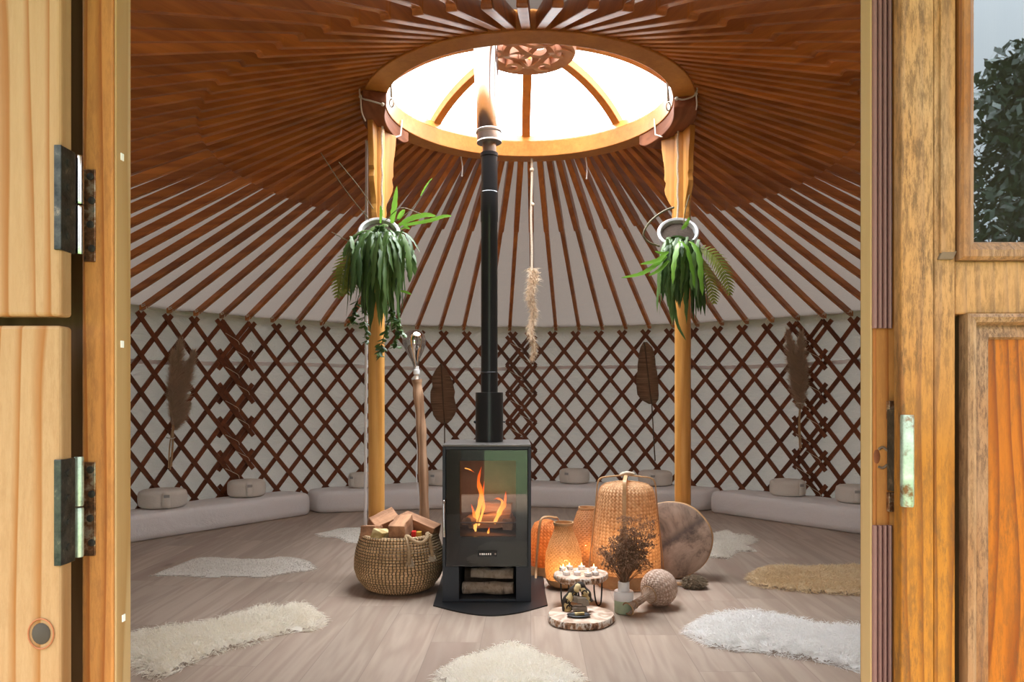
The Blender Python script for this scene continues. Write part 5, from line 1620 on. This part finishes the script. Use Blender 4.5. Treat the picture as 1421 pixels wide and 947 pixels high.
sheepskin([(165, 884), (200, 877), (245, 870), (290, 864), (330, 853), (358, 842), (385, 844), (420, 838), (434, 846), (449, 861), (430, 870), (400, 874), (372, 880), (350, 888), (310, 898), (285, 908), (262, 916), (240, 930), (212, 936), (196, 922), (165, 905)], 'fleece_cream', 'shaggy cream sheepskin at the front left beside the left jamb', .05, 30000, .03, .0034, .8)
sheepskin([(604, 936), (622, 922), (640, 912), (668, 905), (690, 895), (712, 891), (735, 897), (752, 908), (775, 914), (806, 936), (790, 955), (800, 985), (780, 1010), (640, 1010), (618, 985), (628, 955)], 'fleece_ivory', 'ivory sheepskin at the front middle, cut off by the bottom edge', .04, 30000, .026, .003)
sheepskin([(955, 876), (968, 862), (1000, 853), (1030, 850), (1062, 853), (1085, 856), (1110, 862), (1140, 868), (1170, 870), (1205, 872), (1240, 900), (1215, 936), (1180, 924), (1150, 916), (1110, 908), (1070, 902), (1030, 898), (990, 892)], 'fleece_white', 'long-haired white sheepskin at the front right beside the right jamb', .055, 30000, .028, .0034, .7)
sheepskin([(1037, 802), (1052, 790), (1085, 787), (1120, 788), (1160, 787), (1200, 786), (1235, 800), (1210, 821), (1170, 821), (1120, 818), (1080, 814), (1050, 810)], 'fleece_honey', 'honey-coloured sheepskin at the right, behind the white one', .045, 28000, .03, .0036, .6)
sheepskin([(955, 745), (985, 741), (1010, 738), (1028, 744), (1045, 744), (1047, 750), (1030, 755), (1046, 762), (1020, 763), (1012, 772), (985, 771), (955, 768)], 'fleece_back', 'small white sheepskin behind the drum, near the right mattress', .04, 26000, .026, .0036, .6)

# ------------------------------------------------------------------ doorway and doors
def jx(px, Y): return (px-CXP)/FPX*Y
HT = 1.72
mb = MB(); mb.box((jx(113, .85), .85, -.03), (jx(157.5, .85), .884, HT)); 
mb.f = [f for f in mb.f]
lj = mb.build('trim_1', 'jamb_wood', smooth=False, bevel=.003); tag(lj, 'orange pine left door jamb', 'door jamb', kind='structure')
mb = MB(); mb.box((jx(157.5, .85), .8515, -.03), (jx(157.5, .85)+.0025, .884, HT)); mb.build('edge_strip', 'jamb_edge_wood', lj, smooth=False, bevel=.001)
mb = MB(); mb.box((-.78, .90, -.03), (jx(113, .85)+.012, .93, HT)); mb.build('backing_board', 'pine_edge', lj, smooth=False)
for px, py in ((166, 218), (166, 478), (168, 858)):
    mb = MB(); q = Vector((jx(157.5, .85)+.0030, jx(157.5, .85)/((px-CXP)/FPX), 0)); q.z = HE+(HY-py)/FPX*q.y
    mb.obox(q, (.0006, 0, 0), (0, .003, 0), (0, 0, .004)); mb.build('paint_chip', 'white_ceramic', lj, smooth=False)
mb = MB(); mb.box((jx(1212, .85), .85, -.03), (jx(1254, .85), .876, HT))
rj = mb.build('trim_2', 'jamb_wood', smooth=False, bevel=.003); tag(rj, 'orange pine right door jamb with ribbed rubber seals', 'door jamb', kind='structure')
mb = MB(); mb.box((jx(1212, .85)-.0025, .8515, -.03), (jx(1212, .85), .876, HT)); mb.build('edge_strip', 'jamb_edge_wood', rj, smooth=False, bevel=.001)
mb = MB(); mb.box((jx(1254, .85)-.012, .90, -.03), (.90, .93, HT)); mb.build('backing_board', 'pine_edge', rj, smooth=False)
mb = MB(); mb.ball(Vector((jx(1218, .849), .8505, HE+(HY-634)/FPX*.85)), .008, 10, (.5, .12, 1.2)); mb.build('knot', 'bracket_wood', rj)
mb = MB()
for dz_ in (10, -14): mb.tube(crom([P(1219, 634-dz_, .849), P(1225, 633-dz_*1.2, .849), P(1232, 634-dz_*.8, .849)], 4), .0015, 6)
mb.build('crack', 'bark', rj)
for z0_, z1_ in ((P(0, 456, .85).z, HT), (-.03, P(0, 729, .85).z)):
    mb = MB(); a, b = jx(1211.5, .848), jx(1238.5, .848); y_ = .8505; npt = []
    K = 4
    for k in range(K):
        u0 = a+(b-a)*k/K; u1 = a+(b-a)*(k+1)/K
        for t_ in (0, .18, .5, .82): npt.append((u0+(u1-u0)*t_, y_-.0012-.0042*math.sin(PI*t_)**.6))
    poly = [(u, y__) for u, y__ in npt]+[(b, y_-.0012), (b, y_), (a, y_)]
    mb.prism([(u, v, z0_) for u, v in poly], (0, 0, z1_-z0_)); mb.build('weather_strip', 'weather_strip_rubber', rj, angle=60)
mb = MB(); mb.box((-.78, .85, HT), (.90, .93, HT+.16)); o = mb.build('trim_3', 'jamb_wood', smooth=False, bevel=.003); tag(o, 'wooden lintel above the doorway', 'lintel', kind='structure')
mb = MB(); mb.obox((.06, .36, 2.10), (1.15, 0, 0), (0, .53, .03), (0, -.001, .014)); o = mb.build('shade_hood', 'deck_wood', smooth=False, bevel=.003); tag(o, 'unseen plank hood added over the doorway to shade the doors', 'hood', kind='structure')  # out of view, added to keep high sky light off the door faces
mb = MB(); mb.box((-.66, .72, -.16), (.60, .95, -.03)); o = mb.build('trim_4', 'bracket_wood', smooth=False, bevel=.003); tag(o, 'wooden doorstep at the bottom of the doorway', 'doorstep', kind='structure')
# left door, two halves folded back outside
Yf = .79; xe = jx(84, Yf)
gapz = P(0, 446, Yf).z
def left_leaf(name, z0_, z1_, label, hinge):
    root = thing(name, (xe-.2, Yf, z0_), label, 'door', kind='structure')
    mb = MB(); mb.box((xe-.42, Yf, z0_), (xe, Yf+.022, z1_)); mb.build('leaf', 'pale_pine', root, smooth=False, bevel=.004, bseg=3)
    if z0_ < .5:
        km = MB(); q = P(57, 880, Yf-.0006); km.lathe([(.0001, 0), (.010, 0), (.0085, .0012), (.0001, .0014)], 18, q, Matrix.Rotation(math.radians(90), 3, 'X') @ Matrix.Diagonal(Vector((1, 1.15, 1)))); km.build('knot', 'bark_dark', root)
        km = MB(); km.tube([q+Vector((.0135*math.cos(a_), -.0004, .016*math.sin(a_))) for a_ in [2*PI*k_/20 for k_ in range(21)]], .0009, 5, caps=False); km.build('knot_ring', 'bracket_wood', root)
    ya, yb2 = hinge                        # pixel rows of the barrel
    zc0, zc1 = P(0, yb2, .80).z, P(0, ya, .80).z
    hx_ = jx(109.5, .825); hy_ = .825
    hm = MB(); hm.box((xe-.006, Yf-.0022, zc0-.002), (xe+.0018, Yf+.024, zc1)); 
    hp = hm.build('hinge_plate', 'dark_hinge', root, smooth=False, bevel=.0008)
    sm = MB()
    for k in range(4):
        zz = zc0+(zc1-zc0)*(.14+.24*k); sm.lathe([(.004, 0), (.004, .0012), (.001, .002)], 12, (xe+.0018, Yf+.012, zz), Matrix.Rotation(math.radians(90), 3, 'Y'))
    sm.build('screw', 'screw_dark', hp)
    bm_ = MB(); zm = (zc0+zc1)/2
    r_ = 6.2/FPX*.825
    for q0, q1 in ((zc0, zm-.001), (zm+.001, zc1)):
        bm_.lathe([(.001, q0), (r_*.9, q0), (r_, q0+.002), (r_, q1-.002), (r_*.9, q1), (.001, q1)], 20, (hx_, hy_, 0))
    bm_.build('hinge_barrel', 'stainless' if ya < 400 else 'green_steel', root, angle=40)
    jm = MB(); jm.box((jx(115, .847), .8478, zc0-.004), (jx(131.5, .847), .8498, zc1-.008)); jp = jm.build('jamb_plate', 'old_brass', root, smooth=False, bevel=.0006)
    sm = MB()
    for k in range(4):
        zz = zc0+(zc1-zc0)*(.10+.25*k); sm.lathe([(.0042, 0), (.0042, .001), (.001, .0018)], 12, (jx(125 if k % 2 else 127, .847), .8478, zz), Matrix.Rotation(math.radians(90), 3, 'X'))
    sm.build('screw', 'screw_dark', jp)
left_leaf('door_1', gapz+.0055, HT+.02, 'upper half of the pale pine stable door folded back at the left', (206, 347))
left_leaf('door_2', -.10, gapz-.0045, 'lower half of the pale pine stable door folded back at the left', (637, 780))
# right door: old framed door with a glass light and raised panel
Yr_ = .795; xl = jx(1251, Yr_)
root = thing('door_3', (xl+.22, Yr_, -.08), 'weathered orange panelled door with a glass light folded back at the right', 'door', kind='structure')
def R_(px, py): return P(px, py, Yr_)
zg0 = R_(0, 362).z; xg0 = R_(1326, 0).x
zp1 = R_(0, 436).z; xp0 = R_(1340, 0).x; xr = xl+.47; zp0 = .12
mb = MB(); Z0, Z1 = -.08, HT+.02; th = .042
mb.box((xl, Yr_, Z0), (xl+.035, Yr_+.017, Z1)); mb.box((xl+.035, Yr_, Z0), (xg0, Yr_+th, Z1)); mb.box((xr-.07, Yr_, Z0), (xr, Yr_+th, Z1)); mb.build('stile', 'old_door_wood', root, smooth=False, bevel=.002)
mb = MB(); mb.box((xg0, Yr_+.0008, zp1), (xr-.07, Yr_+th, zg0)); mb.box((xg0, Yr_+.0008, Z0), (xr-.07, Yr_+th, zp0)); mb.box((xg0, Yr_+.0008, Z1-.06), (xr-.07, Yr_+th, Z1)); mb.build('rail', 'old_door_wood', root, smooth=False, bevel=.002)
# glazing bead (mitred frame standing proud)
def frame4(x0_, x1_, z0_, z1_, prof2, mat_, name, parent):
    # prof2: list of (inset, y)
    mb = MB(); n = len(prof2); vs = []
    for cx_, cz_, sx, sz in ((x0_, z0_, 1, 1), (x1_, z0_, -1, 1), (x1_, z1_, -1, -1), (x0_, z1_, 1, -1)):
        for d, y in prof2: vs.append((cx_+sx*d, y, cz_+sz*d))
    fs = []
    for c_ in range(4):
        for i in range(n-1):
            a = c_*n+i; b = ((c_+1) % 4)*n+i; fs.append((a, b, b+1, a+1))
    mb.add(vs, fs); return mb.build(name, mat_, parent, angle=30, fixn=True)
wg = (1353-1326)/FPX*Yr_
gb = frame4(xg0, xr-.07, zg0, Z1-.06, [(0, Yr_+.01), (0, Yr_-.006), (.003, Yr_-.010), (.010, Yr_-.010), (.014, Yr_-.006), (wg-.002, Yr_-.001), (wg, Yr_+.004), (wg, Yr_+.02)], 'old_moulding_wood', 'glazing_bead', root)
mb = MB(); mb.box((xg0+.01, Yr_+.008, zg0+.01), (xr-.08, Yr_+.012, Z1-.07)); mb.f = [mb.f[2]]; mb.uv = [None]; mb.build('pane', 'door_glass', root, smooth=False, fixn=False)
wp = (1376-1340)/FPX*Yr_
frame4(xp0, xr-.07, zp0, zp1, [(0, Yr_+.012), (0, Yr_-.004), (.004, Yr_-.007), (.009, Yr_-.004), (.012, Yr_+.006), (.016, Yr_+.004), (wp-.003, Yr_+.001), (wp, Yr_+.008)], 'old_moulding_wood', 'panel_moulding', root)
mb = MB(); mb.box((xp0+wp-.004, Yr_+.006, zp0+wp-.004), (xr-.07-wp+.004, Yr_+.03, zp1-wp+.004)); mb.build('panel', 'old_panel_wood', root, smooth=False)
# stop strip with a chipped end on the stile
mb = MB(); mb.box((R_(1303, 0).x, Yr_-.0035, R_(0, 352).z), (xg0-.002, Yr_+.001, Z1)); mb.build('stop_strip', 'old_door_wood', root, smooth=False, bevel=.001)
mb = MB(); mb.obox(R_(1313, 355)+Vector((0, -.001, 0)), (.008, 0, 0), (0, .0025, 0), (.002, 0, .0045)); mb.build('splintered_end', 'bark', root, smooth=False, bevel=.001)
# hinge of the right door
zc0, zc1 = P(0, 697, .82).z, P(0, 575, .82).z
mb = MB(); mb.lathe([(.001, zc0), (.0062, zc0), (.0068, zc0+.003), (.0068, zc1-.003), (.0062, zc1), (.001, zc1)], 18, (jx(1259.5, .785), .786, 0)); mb.build('hinge_barrel', 'green_steel', root, angle=40)
mb = MB(); mb.box((jx(1240, .83), .800, zc0+.01), (jx(1249, .83), .845, zc1+.005)); mb.build('hinge_plate', 'dark_hinge', root, smooth=False, bevel=.001)
for py in (570, 697):
    mb = MB(); q = P(1240, py, .845); mb.obox(q, (.007, 0, 0), (0, .003, 0), (0, 0, .011)); b_ = mb.build('hinge_tab', 'old_brass', root, smooth=False, bevel=.001)
    mb = MB(); mb.lathe([(.0035, 0), (.0035, .001), (.001, .0016)], 12, q+Vector((.002, -.003, 0)), Matrix.Rotation(math.radians(90), 3, 'X')); mb.build('screw', 'screw_dark', b_)

# ------------------------------------------------------------------ outside, behind the camera (seen mirrored in the glass)
def tree(x, y, h, r, label):
    root = thing('tree', (x, y, -.16), label, 'tree', 'trees on the lawn')
    mb = MB(); mb.tube([(x, y, -.16), (x+.1, y, h*.4), (x, y, h*.9)], [.16, .12, .03], 10); mb.build('trunk', 'bark_dark', root)
    mb = MB()
    for i in range(7500):
        d = rvec(); q = d*rnd.random()**.4
        zc = rnd.random()
        rr = r*(1-.55*zc)*(.8+.5*mnoise.noise(Vector((d.x*2.5, d.y*2.5, zc*5+x))))
        p = Vector((x+q.x*rr, y+q.y*rr, h*.22+zc*h*.8+q.z*.3))
        s_ = rvec()*.11; t2 = rvec()*.06
        mb.add([p-s_, p-t2, p+s_, p+t2], [(0, 1, 2, 3)])
    mb.build('crown', 'leaf_tree', root, fixn=False, smooth=False)
tree(8.45, -10.5, 6.5, 2.0, 'dark tree mirrored in the right door pane')
root = thing('reflection_blocker', (-.70, -1.75, -.13), 'dark chest added behind the camera to darken the left part of the stove glass reflection', 'chest')  # added box that makes the left of the mirrored view dark
mb = MB(); mb.box((-1.05, -1.95, -.13), (-.352, -1.50, .56)); mb.build('body', 'blocker_dark', root, smooth=False, bevel=.004)
mb = MB(); mb.box((-1.07, -1.97, .56), (-.345, -1.48, .60)); mb.build('lid', 'blocker_dark', root, smooth=False, bevel=.006)

# ------------------------------------------------------------------ light
SKY_LOW, SKY_ZENITH, SKY_GLOW = 2.7, 2.5, 36.0
w = bpy.data.worlds.new('World'); sc.world = w; w.use_nodes = True
nt = w.node_tree; bg = nt.nodes['Background']
tc = nt.nodes.new('ShaderNodeTexCoord')
def wmath(op, a, b=None):
    nd = nt.nodes.new('ShaderNodeMath'); nd.operation = op
    for i_, v_ in enumerate((a, b)):
        if v_ is None: continue
        if isinstance(v_, (int, float)): nd.inputs[i_].default_value = v_
        else: nt.links.new(v_, nd.inputs[i_])
    return nd.outputs[0]
def wdot(d):
    nd = nt.nodes.new('ShaderNodeVectorMath'); nd.operation = 'DOT_PRODUCT'; nt.links.new(tc.outputs['Generated'], nd.inputs[0])
    nd.inputs[1].default_value = Vector(d).normalized(); return wmath('MAXIMUM', nd.outputs['Value'], 0.0)
# overcast sky, brighter overhead, brightest where the veiled sun stands behind the yurt
zen = wmath('MULTIPLY', wmath('POWER', wdot((0, 0, 1)), 2.5), SKY_ZENITH)
glo = wmath('MULTIPLY', wmath('POWER', wdot((.05, .22, .95)), 3.0), SKY_GLOW)
L_ = wmath('ADD', wmath('ADD', zen, glo), SKY_LOW)
bg.inputs[0].default_value = (.93, .97, 1, 1)
nt.links.new(L_, bg.inputs[1])
def area(name, loc, rot, sx, sy, power=None, portal=True):
    ld = bpy.data.lights.new(name, 'AREA'); ld.shape = 'RECTANGLE'; ld.size = sx; ld.size_y = sy
    ld.energy = power or 0
    o = bpy.data.objects.new(name, ld); COL.objects.link(o); o.location = loc; o.rotation_euler = rot
    if portal: ld.cycles.is_portal = True
    return o
area('doorway_portal', (-.03, .70, .86), (math.radians(90), 0, 0), 1.6, 1.9)
area('skylight_portal', (CX, CY, 3.4), (0, 0, 0), 2.2, 2.2)
# fire
o = glow(((fx0+fx1)/2, Ys+.12, fz0+.16), .7, .05, (1, .45, .16))
o = glow((Xk, Yk-.02, zk1+.07), .3, .06, (1, .5, .18))

# ------------------------------------------------------------------ camera
cd = bpy.data.cameras.new('Camera'); cam = bpy.data.objects.new('Camera', cd); COL.objects.link(cam)
cam.location = (0, 0, HE); cam.rotation_euler = (math.radians(90), 0, 0)
cd.sensor_width = 36; cd.sensor_fit = 'HORIZONTAL'; cd.lens = FPX/1421*36
cd.shift_y = (HY-473.5)/1421; cd.clip_start = .05; cd.clip_end = 200
sc.camera = cam
sc.view_settings.view_transform = 'Standard'; sc.view_settings.look = 'None'
sc.view_settings.gamma = 1; sc.view_settings.use_curve_mapping = False
sc.view_settings.exposure = 0.0
cy = sc.cycles
cy.use_denoising = True; cy.max_bounces = 10; cy.diffuse_bounces = 6; cy.glossy_bounces = 4; cy.transparent_max_bounces = 16
cy.sample_clamp_indirect = 6; cy.caustics_reflective = False; cy.caustics_refractive = False
